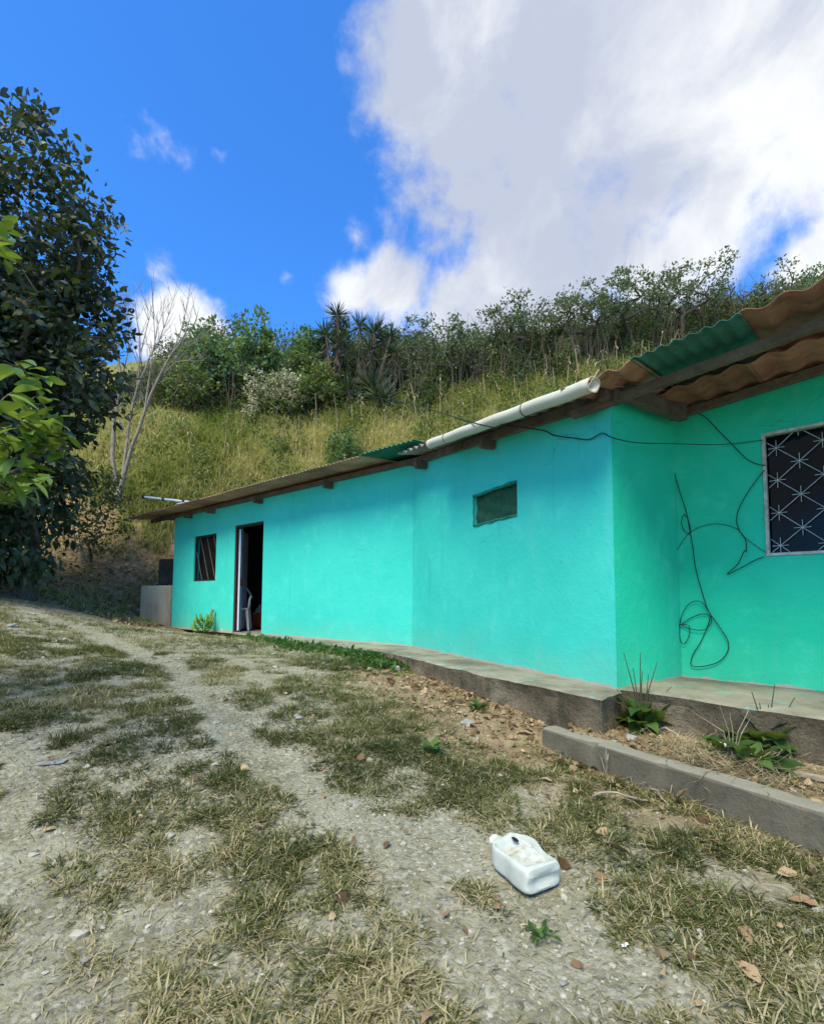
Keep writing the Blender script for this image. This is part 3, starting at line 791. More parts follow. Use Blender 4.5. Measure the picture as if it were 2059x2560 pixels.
c = g1; MB().tube([c + .051 * (math.cos(a) * sdg + math.sin(a) * upg) + dirg * .005 * math.sin(3 * a) for a in np.linspace(0, R(330), 22)] + [c + np.array([.03, -.02, .09])], .0035, 5).obj('tie_wire', 'pale_cloth', gut)

# --- barred window in the long wing
def rect_frame(line, s0, s1, z0, z1, w, d, e, name, mat, parent):
    mb = MB()
    for a, b_ in (((s0, z0), (s1, z0)), ((s0, z1), (s1, z1))): mb.bar(line.p(a[0] - w / 2, e, a[1]), line.p(b_[0] + w / 2, e, b_[1]), d, w)
    for s in (s0, s1): mb.bar(line.p(s, e + .001, z0 + w / 2), line.p(s, e + .001, z1 - w / 2), d - .004, w, up=(line.t[0], line.t[1], 0))
    return mb.obj(name, mat, parent)
s0, s1, z0, z1 = WIN1
wa = rect_frame(LW, s0 + .02, s1 - .02, z0 + .02, z1 - .02, .035, .05, -.05, 'window', 'black_iron', house); wa['label'] = 'small window with slanting iron bars'
MB().hexa([LW.p(a, e, z) for z in (z0 + .03, z1 - .03) for a, e in ((s0 + .03, -.105), (s1 - .03, -.105), (s1 - .03, -.111), (s0 + .03, -.111))]).obj('pane', 'dark_pane', wa)
slope = (1.0 / .42)
for c in (-.36, -.10, .16, .42, .68):
    a0, a1 = s0 + c, s0 + c + (z1 - z0) / slope; q0, q1 = max(a0, s0 + .02), min(a1, s1 - .02)
    if q1 - q0 < .05: continue
    zz = lambda q: z1 - (q - a0) * slope
    MB().bar(LW.p(q0, -.045, zz(q0)), LW.p(q1, -.045, zz(q1)), .010, .011, up=(LW.n[0], LW.n[1], 0)).obj('bar', 'dull_iron', wa)

# --- door: frame and leaf swung into the room
s0, s1, z0, z1 = DOOR
mb = MB()
mb.bar(LW.p(s0 + .02, -.06, 0), LW.p(s0 + .02, -.06, z1 - .04), .10, .045, up=(LW.t[0], LW.t[1], 0)); mb.bar(LW.p(s1 - .012, -.06, 0), LW.p(s1 - .012, -.06, z1 - .04), .09, .024, up=(LW.t[0], LW.t[1], 0))
mb.bar(LW.p(s0, -.06, z1 - .02), LW.p(s1, -.06, z1 - .02), .10, .04)
fr = mb.obj('door_frame', 'door_frame', house)
hng = LW.p(s0 + .05, -.07, 0)[:2]; ang = math.atan2(LW.t[1], LW.t[0]) + R(139)
dv = np.array([math.cos(ang), math.sin(ang)]); dn = np.array([-dv[1], dv[0]])
def dp(a, e, z): q = hng + dv * a + dn * e; return np.array([q[0], q[1], z])
lf = bevel(MB().hexa([dp(a, e, z) for z in (.02, z1 - .06) for a, e in ((0, -.02), (.84, -.02), (.84, .02), (0, .02))]).obj('door', 'door_paint', house), .004)
lf['label'] = 'open pale lavender door leaf'
MB().hexa([dp(a, e, z) for z in (.86, .99) for a, e in ((.03, -.05), (.10, -.05), (.10, -.021), (.03, -.021))]).obj('lock', 'door_frame', lf)
for zz in (.35, 1.55): MB().hexa([dp(a, e, z) for z in (zz, zz + .1) for a, e in ((-.006, -.026), (.03, -.026), (.03, -.0205), (-.006, -.0205))]).obj('hinge', 'black_iron', lf)

# --- vent hole with torn green netting
s0, s1, z0, z1 = VENT
mb = MB(); nS_, nZ_ = 24, 14; V = []
for j in range(nZ_ + 1):
    for i in range(nS_ + 1):
        u, v = i / nS_, j / nZ_
        s = s0 + .01 + (s1 - s0 - .02) * u - .035 * max(0, u - .85) / .15 * math.sin(math.pi * min(1, v * 1.1)); z = z0 + .006 + (z1 - z0 - .012) * v
        e = -.035 + .014 * math.sin(u * 9 + v * 4) * math.sin(v * 7) + .01 * (float(fbm(u * 7., v * 5., 51)) - .5)
        V.append(RW.p(s, e, z))
mb.add(V, [[j * (nS_ + 1) + i, j * (nS_ + 1) + i + 1, (j + 1) * (nS_ + 1) + i + 1, (j + 1) * (nS_ + 1) + i] for j in range(nZ_) for i in range(nS_)])
vw = mb.obj('vent_screen', 'mesh_cloth', house, True); vw['label'] = 'torn dark green netting in the vent hole'
for (a, b_, c, d, w) in ((s0, z0, s1, z0, .022), (s0, z1, s1, z1, .03), (s0, z0, s0, z1, .012)):
    P = [RW.p(a + (c - a) * f, .002 + .004 * math.sin(f * 17), b_ + (d - b_) * f + .004 * math.sin(f * 23 + 1)) for f in np.linspace(0, 1, 14)]
    MB().tube(P, w / 2, 6).obj('net_hem', 'mesh_trim', vw)

# --- grille window in the green wall
s0, s1, z0, z1 = WIN2
wb = rect_frame(FW, s0 + .012, s1 - .012, z0 + .012, z1 - .012, .02, .05, -.014, 'window', 'frame_paint', house); wb['label'] = 'glazed window behind a white star-pattern grille'
sm = s0 + .375
MB().bar(FW.p(sm, -.02, z0 + .028), FW.p(sm, -.02, z1 - .028), .05, .022, up=(FW.t[0], FW.t[1], 0)).obj('mullion', 'frame_paint', wb)
for a, b_ in ((s0 + .028, sm - .012), (sm + .012, s1 - .028)):
    MB().hexa([FW.p(q, e, z) for z in (z0 + .028, z1 - .028) for q, e in ((a, -.06), (b_, -.06), (b_, -.065), (a, -.065))]).obj('pane', 'window_glass', wb)
    wdt = b_ - a; dx = wdt / 2.62; dz = .118; ex = -.028
    cs = a + dx * .42; rows = np.arange(z0 + .065, z1, dz)
    nodes = [(cs + dx * i, z0 + .075 + dz * j) for i in range(-1, 4) for j in range(-1, 9) if (i + j) % 2 == 0]
    def clip(p, q):
        p = np.array(p, float); q = np.array(q, float); t0, t1 = 0., 1.
        for k_, lo, hi in ((0, a, b_), (1, z0 + .028, z1 - .028)):
            d_ = q[k_] - p[k_]
            if abs(d_) < 1e-9:
                if not lo <= p[k_] <= hi: return None
                continue
            u0, u1 = sorted(((lo - p[k_]) / d_, (hi - p[k_]) / d_)); t0, t1 = max(t0, u0), min(t1, u1)
        return (p + (q - p) * t0, p + (q - p) * t1) if t1 - t0 > .03 else None
    nrm = (FW.n[0], FW.n[1], 0)
    for sgn in (1, -1):
        for c in range(-10, 14):
            p0 = (cs - dx * 2, z0 + .075 + dz * (2 * c)); p1 = (cs + dx * 5, p0[1] + sgn * dz * 7)
            r_ = clip(p0, p1)
            if r_: MB().bar(FW.p(r_[0][0], ex + .002 * sgn, r_[0][1]), FW.p(r_[1][0], ex + .002 * sgn, r_[1][1]), .0034, .003, up=nrm).obj('grille_bar', 'grille_paint', wb)
    for (p, q) in nodes:
        for (u0, v0, u1, v1) in ((0, -.056, 0, .056), (-.048, 0, .048, 0)):
            r_ = clip((p + u0, q + v0), (p + u1, q + v1))
            if r_: MB().bar(FW.p(r_[0][0], ex + .005, r_[0][1]), FW.p(r_[1][0], ex + .005, r_[1][1]), .0032, .0026, up=nrm).obj('grille_bar', 'grille_paint', wb)

# ------------------------------------------------------------------ concrete tank, kerb
ta = LW.p(-.02, -.02, 0)
tank = thing('wash_tank', 'rough tan concrete wash tank at the far end of the turquoise wall', 'water tank', (*LW.p(-.4, -.3, 0)[:2], 0))
tank.location = (0, 0, 0); tank['label'] = 'rough tan concrete wash tank at the far end of the turquoise wall'
q = [np.array([-5.27, 10.60, 0]), np.array([-4.75, 11.3, 0]), np.array([-5.45, 11.75, 0]), np.array([-6.05, 10.82, 0])]
c = sum(q) / 4
q_tank = [p_.copy() for p_ in q]
def off(P, d): return [p + (p - c) / np.linalg.norm(p - c) * d for p in P]
mb = MB(); mb.hexa([np.r_[p[:2], -.1] for p in q] + [np.r_[p[:2], .90] for p in q]); bevel(mb.obj('basin', 'tank_render', tank), .03, 3)
b2 = [np.array([-5.05, 10.93, 0]), np.array([-4.77, 11.31, 0]), np.array([-5.44, 11.70, 0]), np.array([-5.83, 11.13, 0])]
bevel(MB().hexa([np.r_[p[:2], .901] for p in b2] + [np.r_[p[:2], 1.52] for p in b2]).obj('rear_block', 'mossy_block', tank), .02)
# a rag left on the tank
rp = np.array([-5.55, 10.87, .905])
V = []
for i in range(15):
    for j in range(9):
        u, v = i / 14 - .5, j / 8 - .5
        V.append(rp + np.array([u * .30, v * .12 + .05 * u, .012 + .055 * max(0, .5 - abs(u - .15) * 1.6) * (1 - abs(v) * 1.4) + .02 * math.sin(u * 20 + v * 9)]))
tag(MB().add(V, [[i * 9 + j, i * 9 + j + 1, (i + 1) * 9 + j + 1, (i + 1) * 9 + j] for i in range(14) for j in range(8)]).obj('rag', 'mossy_block', None, True), 'dark crumpled rag on top of the concrete tank', 'rag')

kerb = None
V = []; n_ = 140
ks = np.linspace(0, KL.L, n_ + 1)
prof = [(0.012, -.26), (.004, -.10), (.0, -.012), (-.012, 0.), (-.06, .004), (-.125, .0), (-.14, -.014), (-.14, -.2)]
for s in ks:
    for (e, z) in prof:
        wob = (float(fbm(s * 4., z * 8., 61)) - .5)
        chip = .05 * max(0., float(fbm(s * 13., 2., 67)) - .60) * (1 if abs(z) < .015 and e > -.03 else 0)
        V.append(KL.p(s + .02 * wob * (s < .05), e + .018 * wob - chip, z + .014 * (float(fbm(s * 6., e * 9., 63)) - .5) - chip))
m_ = len(prof)
Fq = [[i * m_ + j, (i + 1) * m_ + j, (i + 1) * m_ + j + 1, i * m_ + j + 1] for i in range(n_) for j in range(m_ - 1)]
mb = MB().add(V, Fq); mb.F.append(np.array([[0, j, j + 1] for j in range(1, m_ - 1)]))
ko = mb.obj('kerb', 'kerb_concrete', None, 'auto'); ko.location = (0, 0, -.222)
tag(ko, 'grey concrete kerb holding up the dirt bed below the porch', 'kerb')

# ------------------------------------------------------------------ leaves, blades, trees
def blades(base, head, lean, curl, L, w, tint):
    n_ = len(base); h = np.stack([np.cos(head), np.sin(head), 0 * head], 1); up = np.array([0, 0, 1.])
    s_ = np.stack([-np.sin(head), np.cos(head), 0 * head], 1) * (w / 2)[:, None]
    d1 = h * np.sin(lean)[:, None] + up * np.cos(lean)[:, None]; d2 = h * np.sin(lean + curl)[:, None] + up * np.cos(lean + curl)[:, None]
    mid = base + d1 * (L * .55)[:, None]; tip = mid + d2 * (L * .45)[:, None]
    V = np.stack([base - s_ * .7, base + s_ * .7, mid - s_, mid + s_, tip], 1).reshape(-1, 3)
    o = np.arange(n_)[:, None] * 5
    F = np.concatenate([o + [0, 1, 3], o + [0, 3, 2], o + [2, 3, 4]])
    return V, F, np.repeat(tint, 5)
def unit(v): return v / (np.linalg.norm(v, axis=-1, keepdims=True) + 1e-9)
def leaves(pos, axis_, L, w, tint, fold=.25, cup=.12):
    """pointed leaves, folded along the midrib"""
    n_ = len(pos); axis_ = unit(axis_)
    r_ = unit(rng.normal(size=(n_, 3))); s_ = unit(np.cross(axis_, r_)); nrm = np.cross(s_, axis_)
    L = L[:, None]; w = w[:, None]
    k_ = rng.uniform(.8, 1.2, (n_, 1))
    l1 = pos + axis_ * L * .28 + s_ * w * .46 + nrm * w * fold * .8; r1 = pos + axis_ * L * .28 - s_ * w * .46 + nrm * w * fold * .8
    l2 = pos + axis_ * L * .62 * k_ ** .3 + s_ * w * .43 + nrm * (w * fold * .8 - L * cup * .3); r2 = pos + axis_ * L * .62 * k_ ** .3 - s_ * w * .43 + nrm * (w * fold * .8 - L * cup * .3)
    tip = pos + axis_ * L - nrm * L * cup * 1.3
    V = np.stack([pos, l1, l2, tip, r2, r1], 1).reshape(-1, 3); o = np.arange(n_)[:, None] * 6
    F = np.concatenate([o + [0, 5, 1], o + [1, 5, 4], o + [1, 4, 2], o + [2, 4, 3]])
    return V, F, np.repeat(tint, 6)
def skeleton(base, targets, r_tip, top=None, jit=.12, expo=.46, sag=.0, prefer=.25):
    """grow limbs from the trunk to every target point; returns nodes, parents, radii"""
    P = [np.array(base, float)]; par = [-1]
    top = np.array(top if top is not None else base + np.array([0, 0, .5]))
    for f in np.linspace(.25, 1, 4):
        P.append(P[0] + (top - P[0]) * f + rng.normal(size=3) * jit * .3 * np.array([1, 1, .2])); par.append(len(P) - 2)
    order = np.argsort(np.linalg.norm(targets - top, axis=1))
    ends = []
    for i in order:
        T = targets[i]; A_ = np.array(P); d = T - A_; L = np.linalg.norm(d, axis=1)
        cost = L + prefer * np.linalg.norm(A_ - top, axis=1) * 0 + np.where(d[:, 2] < -.15 * L, L * .5, 0); cost[0] += 50
        j = int(np.argmin(cost)); L = L[j]; n_ = max(2, int(L / .28)); n_ = min(n_, 7); last = j
        for k_ in range(1, n_ + 1):
            f = k_ / n_; q = A_[j] + (T - A_[j]) * f + (rng.normal(size=3) * jit * L * .35 * math.sin(math.pi * f) if k_ < n_ else 0); q[2] += sag * L * math.sin(math.pi * f)
            P.append(q); par.append(last); last = len(P) - 1
        ends.append(last)
    P = np.array(P); cnt = np.zeros(len(P)); 
    for e in ends: cnt[e] += 1
    for i in range(len(P) - 1, 0, -1): cnt[par[i]] += cnt[i]
    return P, par, r_tip * np.maximum(cnt, 1) ** expo, ends
def limbs(P, par, rad, k_thin=4, k_thick=7, flare=1.35):
    ch = {}
    for i, p in enumerate(par): ch.setdefault(p, []).append(i)
    mb = MB(); stack = [0]; done = set()
    starts = [(0, None)]
    while starts:
        i, p = starts.pop(); chain = [] if p is None else [p]; cur = i
        while True:
            chain.append(cur); c_ = ch.get(cur, [])
            if not c_: break
            c_ = sorted(c_, key=lambda q: -rad[q]); starts += [(q, cur) for q in c_[1:]]; cur = c_[0]
        if len(chain) < 2: continue
        r_ = rad[chain].copy()
        if p is not None: r_[0] = min(r_[0], r_[1] * 1.15)
        else: r_[0] *= flare
        r_[-1] *= .6
        mb.tube(P[chain], r_, k_thick if r_[0] > .03 else k_thin, False)
    return mb
def in_ellipsoids(ells, n_, shell=.0):
    vol = np.array([np.prod(e[1]) for e in ells]); pick = rng.choice(len(ells), n_, p=vol / vol.sum())
    u = unit(rng.normal(size=(n_, 3))) * ((shell + (1 - shell) * rng.random((n_, 1))) ** (1 / 2.2))
    return np.array([ells[i][0] for i in pick]) + u * np.array([ells[i][1] for i in pick])
def curved_leaf(nm, mat, tint, n_=7, asp=.42, droop=.35, fold=.18, wav=.0):
    V = []
    for i in range(n_ + 1):
        u = i / n_; w = asp * .5 * math.sin(math.pi * min(1, u * .97 + .03)) ** .8 * (1.12 - .35 * u); z = -droop * u * u
        V += [[u, -w, z + fold * w + wav * math.sin(u * 17)], [u, 0, z], [u, w, z + fold * w + wav * math.sin(u * 15 + 1)]]
    F = []
    for i in range(n_):
        for j in (0, 1): F.append([i * 3 + j, (i + 1) * 3 + j, (i + 1) * 3 + j + 1, i * 3 + j + 1])
    return mesh_np(nm, np.array(V), np.array(F), mat, True, np.full(len(V), tint))
def tree(name, label, cat, base, ells, n_t, n_l, size, mat, bark, r_tip=.008, top=None, group=None, spread=.28, droop=.0, asp=.45, jit=.14, tint_bias=0., shell=.25, singles=0, expo=.46, fold=.25):
    base = np.array(base, float)
    t = thing(name, label, cat, base, 0, group)
    T = in_ellipsoids(ells, n_t, shell)
    P, par, rad, ends = skeleton(base, T, r_tip, top, jit, expo)
    Q = limbs(P - base, par, rad); Q.obj('trunk', bark, t, True)
    if n_l:
        tips = P[ends]; w = rng.integers(0, len(tips), n_l); back = rng.random(n_l) ** 2
        pa = np.array([par[e] for e in ends]); pos = tips[w] * (1 - back[:, None] * .6) + P[pa[w]] * back[:, None] * .6 + np.clip(rng.normal(size=(n_l, 3)), -1.5, 1.5) * spread * np.array([1, 1, .75])
        cen = np.mean([e[0] for e in ells], 0)
        ax = unit(pos - cen) * .5 + rng.normal(size=(n_l, 3)) * .55 + np.array([0, 0, -droop])
        clump = rng.random(len(tips)); tint = np.clip(.5 * rng.random(n_l) + .5 * clump[w] + tint_bias + .18 * (rng.random(n_l) > .93), 0, 1)
        L = size * (.45 + .95 * rng.random(n_l)); V, F, tn = leaves(pos - base, ax, L, L * asp * (.8 + .4 * rng.random(n_l)), tint, fold)
        cr_ = ob('crown', mesh_np('crown', V, F, mat, False, tn), t)
        if singles:
            d = np.linalg.norm(pos - np.array([0, 0, HC]), axis=1); pick = np.argsort(d)[: singles * 3][::3]
            tag(cr_, kind='stuff')
            keep = np.ones(n_l, bool); keep[pick] = False
            o_ = np.where(keep)[0]; sel = (o_[:, None] * 6 + np.arange(6)).ravel(); remap = -np.ones(n_l * 6, int); remap[sel] = np.arange(len(sel))
            Fk = F[keep[F[:, 0] // 6]]; cr_.data = mesh_np('crown', V[sel], remap[Fk], mat, False, tn[sel])
            meshes = []
            for q_ in range(4):
                meshes.append(curved_leaf('leaf', mat, .25 + .22 * q_, 5, asp, .25, .3))
            for i in pick:
                lo = ob('leaf', meshes[int(i) % 4], t); lo.location = tuple(pos[i] - base); s_ = float(L[i]) * 1.15
                qd = Vector(ax[i]).to_track_quat('X', 'Z'); lo.rotation_euler = (qd @ Matrix.Rotation(float(rng.random() * 6.28), 3, 'X').to_quaternion()).to_euler(); lo.scale = (s_, s_, s_)
    return t

# ------------------------------------------------------------------ big dark tree by the bank
by = 9.0
tb = np.array([-7.35, 9.3, 0]); tb[2] = float(gz(tb[0], tb[1])) - .05
tree('broadleaf_tree', 'tall dark leafy tree on the earth bank at the left edge', 'tree', tb,
     [((-7.5, 8.6, 7.4), (1.6, 1.6, 2.3)), ((-7.15, 8.7, 6.0), (1.6, 1.5, 1.3)), ((-7.3, 8.7, 4.6), (1.75, 1.6, 1.3)), ((-7.5, 8.6, 3.2), (1.35, 1.4, 1.5)), ((-7.6, 8.9, 2.0), (1.2, 1.1, 1.0)), ((-8.5, 8.6, 2.2), (1.2, 1.2, 1.2)), ((-7.4, 8.3, 1.35), (1.3, .8, .65)), ((-8.5, 8.8, 5.0), (1.7, 1.6, 3.0))],
     620, 32000, .17, 'dark_leaf', 'bark', .007, tb + np.array([.1, -.2, 1.3]), None, .21, .45, .46, .14, -.08, .2, singles=300)
# a lower shrub beside it
def gp(px, py, y):
    P = at_y(px, py, y); return np.array([P[0], P[1], float(gz(P[0], P[1]))])
p = gp(235, 1250, 12.0)
tree('shrub', 'small-leaved shrub growing at the foot of the dark tree', 'shrub', p, [((p[0] + .1, p[1], p[2] + 1.4), (.75, .7, 1.2))], 60, 2200, .085, 'under_leaf', 'bark', .005, p + [0, 0, .3], spread=.16, droop=.3)

# bare whitish tree
p = gp(295, 1250, 13.5)
X = lambda px, py, y: at_y(px, py, y)
bt = thing('bare_tree', 'leafless pale tree with upswept branches behind the house end', 'tree', p)
ST = [([(295, 1252), (283, 1150), (286, 1050), (300, 960), (291, 880), (281, 800), (278, 760)], .075, .012, 0.), ([(297, 1240), (328, 1120), (362, 1025), (398, 945), (430, 885), (468, 832), (492, 795)], .06, .011, -.3), ([(306, 1190), (322, 1070), (343, 965), (352, 880), (345, 800), (334, 735)], .045, .008, .3),
      ([(362, 1025), (375, 930), (386, 850), (382, 742)], .03, .007, -.3), ([(398, 945), (440, 905), (492, 903)], .026, .007, -.4), ([(343, 965), (383, 880), (409, 820), (431, 755)], .028, .007, .5), ([(300, 960), (321, 880), (318, 800), (299, 745)], .026, .007, -.4), ([(430, 885), (455, 820), (469, 748)], .022, .006, 0.),
      ([(286, 1050), (256, 960), (250, 880), (262, 815)], .03, .007, .3), ([(328, 1120), (290, 1030), (262, 1000), (240, 960)], .024, .007, -.5), ([(383, 880), (395, 810), (410, 770)], .016, .005, .6), ([(352, 880), (372, 800), (362, 750)], .016, .005, .1), ([(440, 905), (480, 860), (500, 850)], .015, .005, -.5), ([(291, 880), (305, 820), (312, 770)], .016, .005, .1)]
mb = MB()
for pl, r0_, r1_, dy in ST:
    Q = [at_y(px, py, 13.5 + dy * f) - p for (px, py), f in zip(pl, np.linspace(0.3, 1, len(pl)))]
    Q[0] = at_y(*pl[0], 13.5 + (0 if r0_ > .04 else dy * .3)) - p
    n_ = len(Q); Q = np.array(Q); Qs = []
    for i in range(n_ - 1):
        for f in (0, .5): Qs.append(Q[i] * (1 - f) + Q[i + 1] * f + rng.normal(size=3) * .018 * (i > 0))
    Qs.append(Q[-1]); Qs = np.array(Qs); rr = r0_ + (r1_ - r0_) * np.linspace(0, 1, len(Qs)) ** .7; mb.tube(Qs, rr, 6, False)
    for i in range(max(2, len(Qs) // 3), len(Qs)):
        for k_ in range(3):
            d = Qs[i] - Qs[i - 1]; d = d / np.linalg.norm(d); e_ = d * .5 + np.array([rng.normal() * .45, rng.normal() * .4, .55]); L_ = .2 + .55 * rng.random()
            m1 = Qs[i] + e_ * L_ * .5; tip_ = m1 + (e_ + np.array([0, 0, .35])) * L_ * .5; mb.tube([Qs[i], m1, tip_], [min(.008, rr[i] * .7), .006, .003], 4, False)
            if rng.random() > .5: mb.tube([m1, m1 + np.array([rng.normal() * .1, rng.normal() * .08, .22])], [.005, .003], 4, False)
mb.obj('trunk', 'pale_bark', bt, True)

# citrus tree reaching in from the left, every leaf its own piece
cb = np.array([-3.1, 2.5, 0]); cb[2] = float(gz(cb[0], cb[1])) - .03
ct = thing('citrus_tree', 'citrus tree with bright yellow-green leaves reaching in from the left edge', 'tree', cb)
tg = []
for (px, py, y) in [(25, 560, 2.5), (10, 620, 2.4), (60, 905, 2.2), (85, 940, 2.25), (20, 900, 2.1), (110, 1070, 2.1), (150, 1080, 2.2), (60, 1050, 2.0), (100, 1120, 2.15), (40, 1130, 2.0), (80, 1170, 2.2), (20, 1100, 1.9), (30, 1190, 2.1), (60, 1220, 2.3), (10, 1010, 2.0), (120, 1010, 2.3), (20, 1240, 2.2), (45, 980, 2.1)]:
    P = at_y(px - 14, py, y); tg.append(P); 
    q = P + np.array([-.45 - .3 * rng.random(), .1 * rng.normal(), -.05]); tg.append(q)
for _ in range(40): tg.append(np.array([-3.5, 2.4, 1.9]) + unit(rng.normal(size=(1, 3)))[0] * np.array([.8, .9, 1.1]) * rng.random() ** .4)
tg = np.array(tg)
P_, par_, rad_, ends_ = skeleton(cb, tg, .0035, cb + np.array([.05, 0, .7]), .12, .5)
limbs(P_ - cb, par_, rad_, 5).obj('trunk', 'bark', ct, True)
cl = [curved_leaf('leaf', 'citrus_leaf', t_, 7, .44, d_, .25) for t_, d_ in ((.15, .2), (.4, .35), (.6, .3), (.85, .4), (.5, .15))]
for j, e in enumerate(ends_):
    vis = j < 10 ** 6
    for k_ in range(11 if P_[e][0] > -2.3 else 4):
        d = P_[e] - P_[par_[e]]; d = d / np.linalg.norm(d)
        ax = np.array([.55, -.15, 0]) * (rng.random()) + d * .4 + rng.normal(size=3) * .5; ax[2] = ax[2] * .55 - .02
        lo = ob('leaf', cl[int(rng.integers(0, 5))], ct); lo.location = tuple(P_[e] - cb + rng.normal(size=3) * .02 - d * .05 * k_ * .6)
        h = math.atan2(ax[1], ax[0]); pt = math.asin(np.clip(ax[2] / np.linalg.norm(ax), -1, 1))
        lo.rotation_euler = (rng.normal() * .35, -pt, h); s_ = .075 + .065 * rng.random(); lo.scale = (s_, s_, s_)
n_ = 1500; w_ = rng.integers(len(tg) - 40, len(tg), n_); pos = tg[w_] + rng.normal(size=(n_, 3)) * .16; k_ = pos[:, 0] < -.95 * pos[:, 1] - .1; pos = pos[k_]; n_ = len(pos)
V, F, tn = leaves(pos - cb, rng.normal(size=(n_, 3)) + [0, 0, -.1], .07 + .05 * rng.random(n_), .035 + .02 * rng.random(n_), rng.random(n_)); tag(ob('crown', mesh_np('crown', V, F, 'citrus_leaf', False, tn), ct), kind='stuff')
for (px, py, y) in [(82, 1095, 2.08), (62, 1062, 2.15)]:
    P = at_y(px, py, y) - cb
    MB().lathe([(.0005, -.022), (.012, -.019), (.02, -.008), (.0215, .002), (.017, .014), (.008, .021), (.003, .025), (.0005, .026)], 12, np.array(Matrix.Translation(P))).obj('fruit', 'fruit', ct, True)

# ------------------------------------------------------------------ hillside: trees and bushes along the ridge
def hill_tree(px0, px1, pyt, pyb, y, label, mat, n_l, size, name='hillside_tree', cat='tree', bark='bark', n_t=110, flat=False, group='trees along the ridge', spread=.22, r_tip=.010, tb_=0., stems=1):
    cxp = (px0 + px1) / 2; b_ = on_ground(cxp, pyb); y = float(b_[1]); b_ = np.array([b_[0], y, float(gz(b_[0], y))])
    A_ = at_y(px0, pyt, y); B_ = at_y(px1, pyb, y); topz = A_[2]; rx = (B_[0] - A_[0]) / 2; cx = (A_[0] + B_[0]) / 2
    h = max(1.2, topz - b_[2]); els = []
    if flat:
        for k_ in range(4):
            els.append(((cx + rx * (k_ - 1.5) * .42, y + rng.normal() * .5, topz - h * (.22 + .07 * abs(k_ - 1.5) + .05 * rng.random())), (rx * .48, 1.3, h * .24)))
        els.append(((cx, y, topz - h * .42), (rx * .8, 1.2, h * .14)))
    else:
        for k_ in range(4):
            els.append(((cx + rx * rng.uniform(-.5, .5), y + rng.normal() * .4, topz - h * rng.uniform(.22, .6)), (rx * rng.uniform(.4, .62), 1.1, h * rng.uniform(.18, .3))))
        els.append(((cx, y, topz - h * .2), (rx * .4, .8, h * .18))); els.append(((cx, y, topz - h * .6), (rx * .85, 1.2, h * .3)))
    return tree(name, label, cat, b_ - [0, 0, .1], els, n_t, n_l, size, mat, bark, r_tip, b_ + np.array([rng.normal() * .1, 0, h * .22]), group, spread, .1, .5, .17, tb_, .2, expo=.42)
HT = [
 (470, 610, 800, 1025, 22.5, 'leafy green ridge tree standing next to the bare pale tree', 'bush_leaf', 1700, .22, False),
 (540, 730, 768, 1015, 23.5, 'leafy green ridge tree with the tallest shoots, third from the bare tree', 'bush_leaf', 2300, .22, False),
 (410, 560, 905, 1045, 21.5, 'low olive bush just right of the bare pale tree', 'yellow_leaf', 1600, .15, False),
 (680, 830, 800, 1015, 23.0, 'leafy green ridge tree beside the shaggy yuccas', 'bush_leaf', 1900, .2, False),
 (700, 860, 900, 1045, 21.5, 'olive bush in front of the shaggy yuccas', 'yellow_leaf', 2000, .17, False),
 (780, 930, 790, 990, 25.5, 'grey-green tree behind the single tall yucca', 'grey_leaf', 2400, .15, False),
 (960, 1080, 800, 985, 25.0, 'grey-green thin tree just right of the big yucca clump', 'grey_leaf', 2200, .14, False),
 (1040, 1180, 812, 980, 25.0, 'low grey-green tree between yucca clump and spreading trees', 'grey_leaf', 2200, .14, False),
 (1120, 1250, 820, 970, 24.5, 'brownish thin tree where the tall spreading trees begin', 'grey_leaf', 1700, .13, False),
 (1190, 1400, 735, 950, 25.0, 'spreading thin-leaved ridge tree above the gutter', 'grey_leaf', 3200, .13, True),
 (1340, 1540, 700, 930, 25.5, 'spreading ridge tree above the upper gutter end', 'grey_leaf', 3300, .13, True),
 (1480, 1700, 668, 910, 26.0, 'tallest spreading ridge tree above the brown porch sheets', 'grey_leaf', 3600, .13, True),
 (1610, 1820, 660, 880, 26.5, 'spreading ridge tree above the teal roof sheet', 'grey_leaf', 3300, .13, True),
 (1740, 1900, 700, 860, 26.0, 'nearly bare ridge tree right of the teal roof sheet', 'grey_leaf', 700, .12, True),
 (1860, 2010, 690, 850, 26.5, 'small ridge tree above the curled brown roof sheet', 'grey_leaf', 2300, .13, True),
 (1980, 2150, 665, 830, 27.0, 'ridge tree at the right edge of the picture', 'bush_leaf', 2400, .14, True),
]
for (a, b_, t_, bb, y, lab, mt, nl, sz, fl) in HT: hill_tree(a, b_, t_, bb, y, lab, mt, nl, sz, flat=fl, n_t=150 if fl else 90, r_tip=.011 if fl else .012, spread=.15 if fl else .17)
# bush with cream seed heads
p = gp(690, 1060, 19.5)
fb = tree('flowering_bush', 'bush with pale cream seed heads in the middle of the slope', 'bush', p, [((p[0] - .3, p[1], p[2] + 1.4), (.9, .7, .7)), ((p[0] + .6, p[1], p[2] + 1.2), (.8, .7, .7)), ((p[0], p[1], p[2] + .7), (1.0, .7, .5))], 70, 900, .16, 'yellow_leaf', 'pale_bark', .009, p + [0, 0, .4], spread=.2)
n_ = 1500; cen = in_ellipsoids([((p[0] - .4, p[1] - .3, p[2] + 1.55), (.85, .6, .6)), ((p[0] + .6, p[1] - .3, p[2] + 1.4), (.8, .6, .6)), ((p[0] - .9, p[1] - .3, p[2] + .6), (.3, .3, .5))], 75, .4)
w = rng.integers(0, 75, n_); V, F, tn = leaves(cen[w] + rng.normal(size=(n_, 3)) * .085 - p, rng.normal(size=(n_, 3)) + [0, 0, .3], .07 + .05 * rng.random(n_), .05 + .03 * rng.random(n_), rng.random(n_))
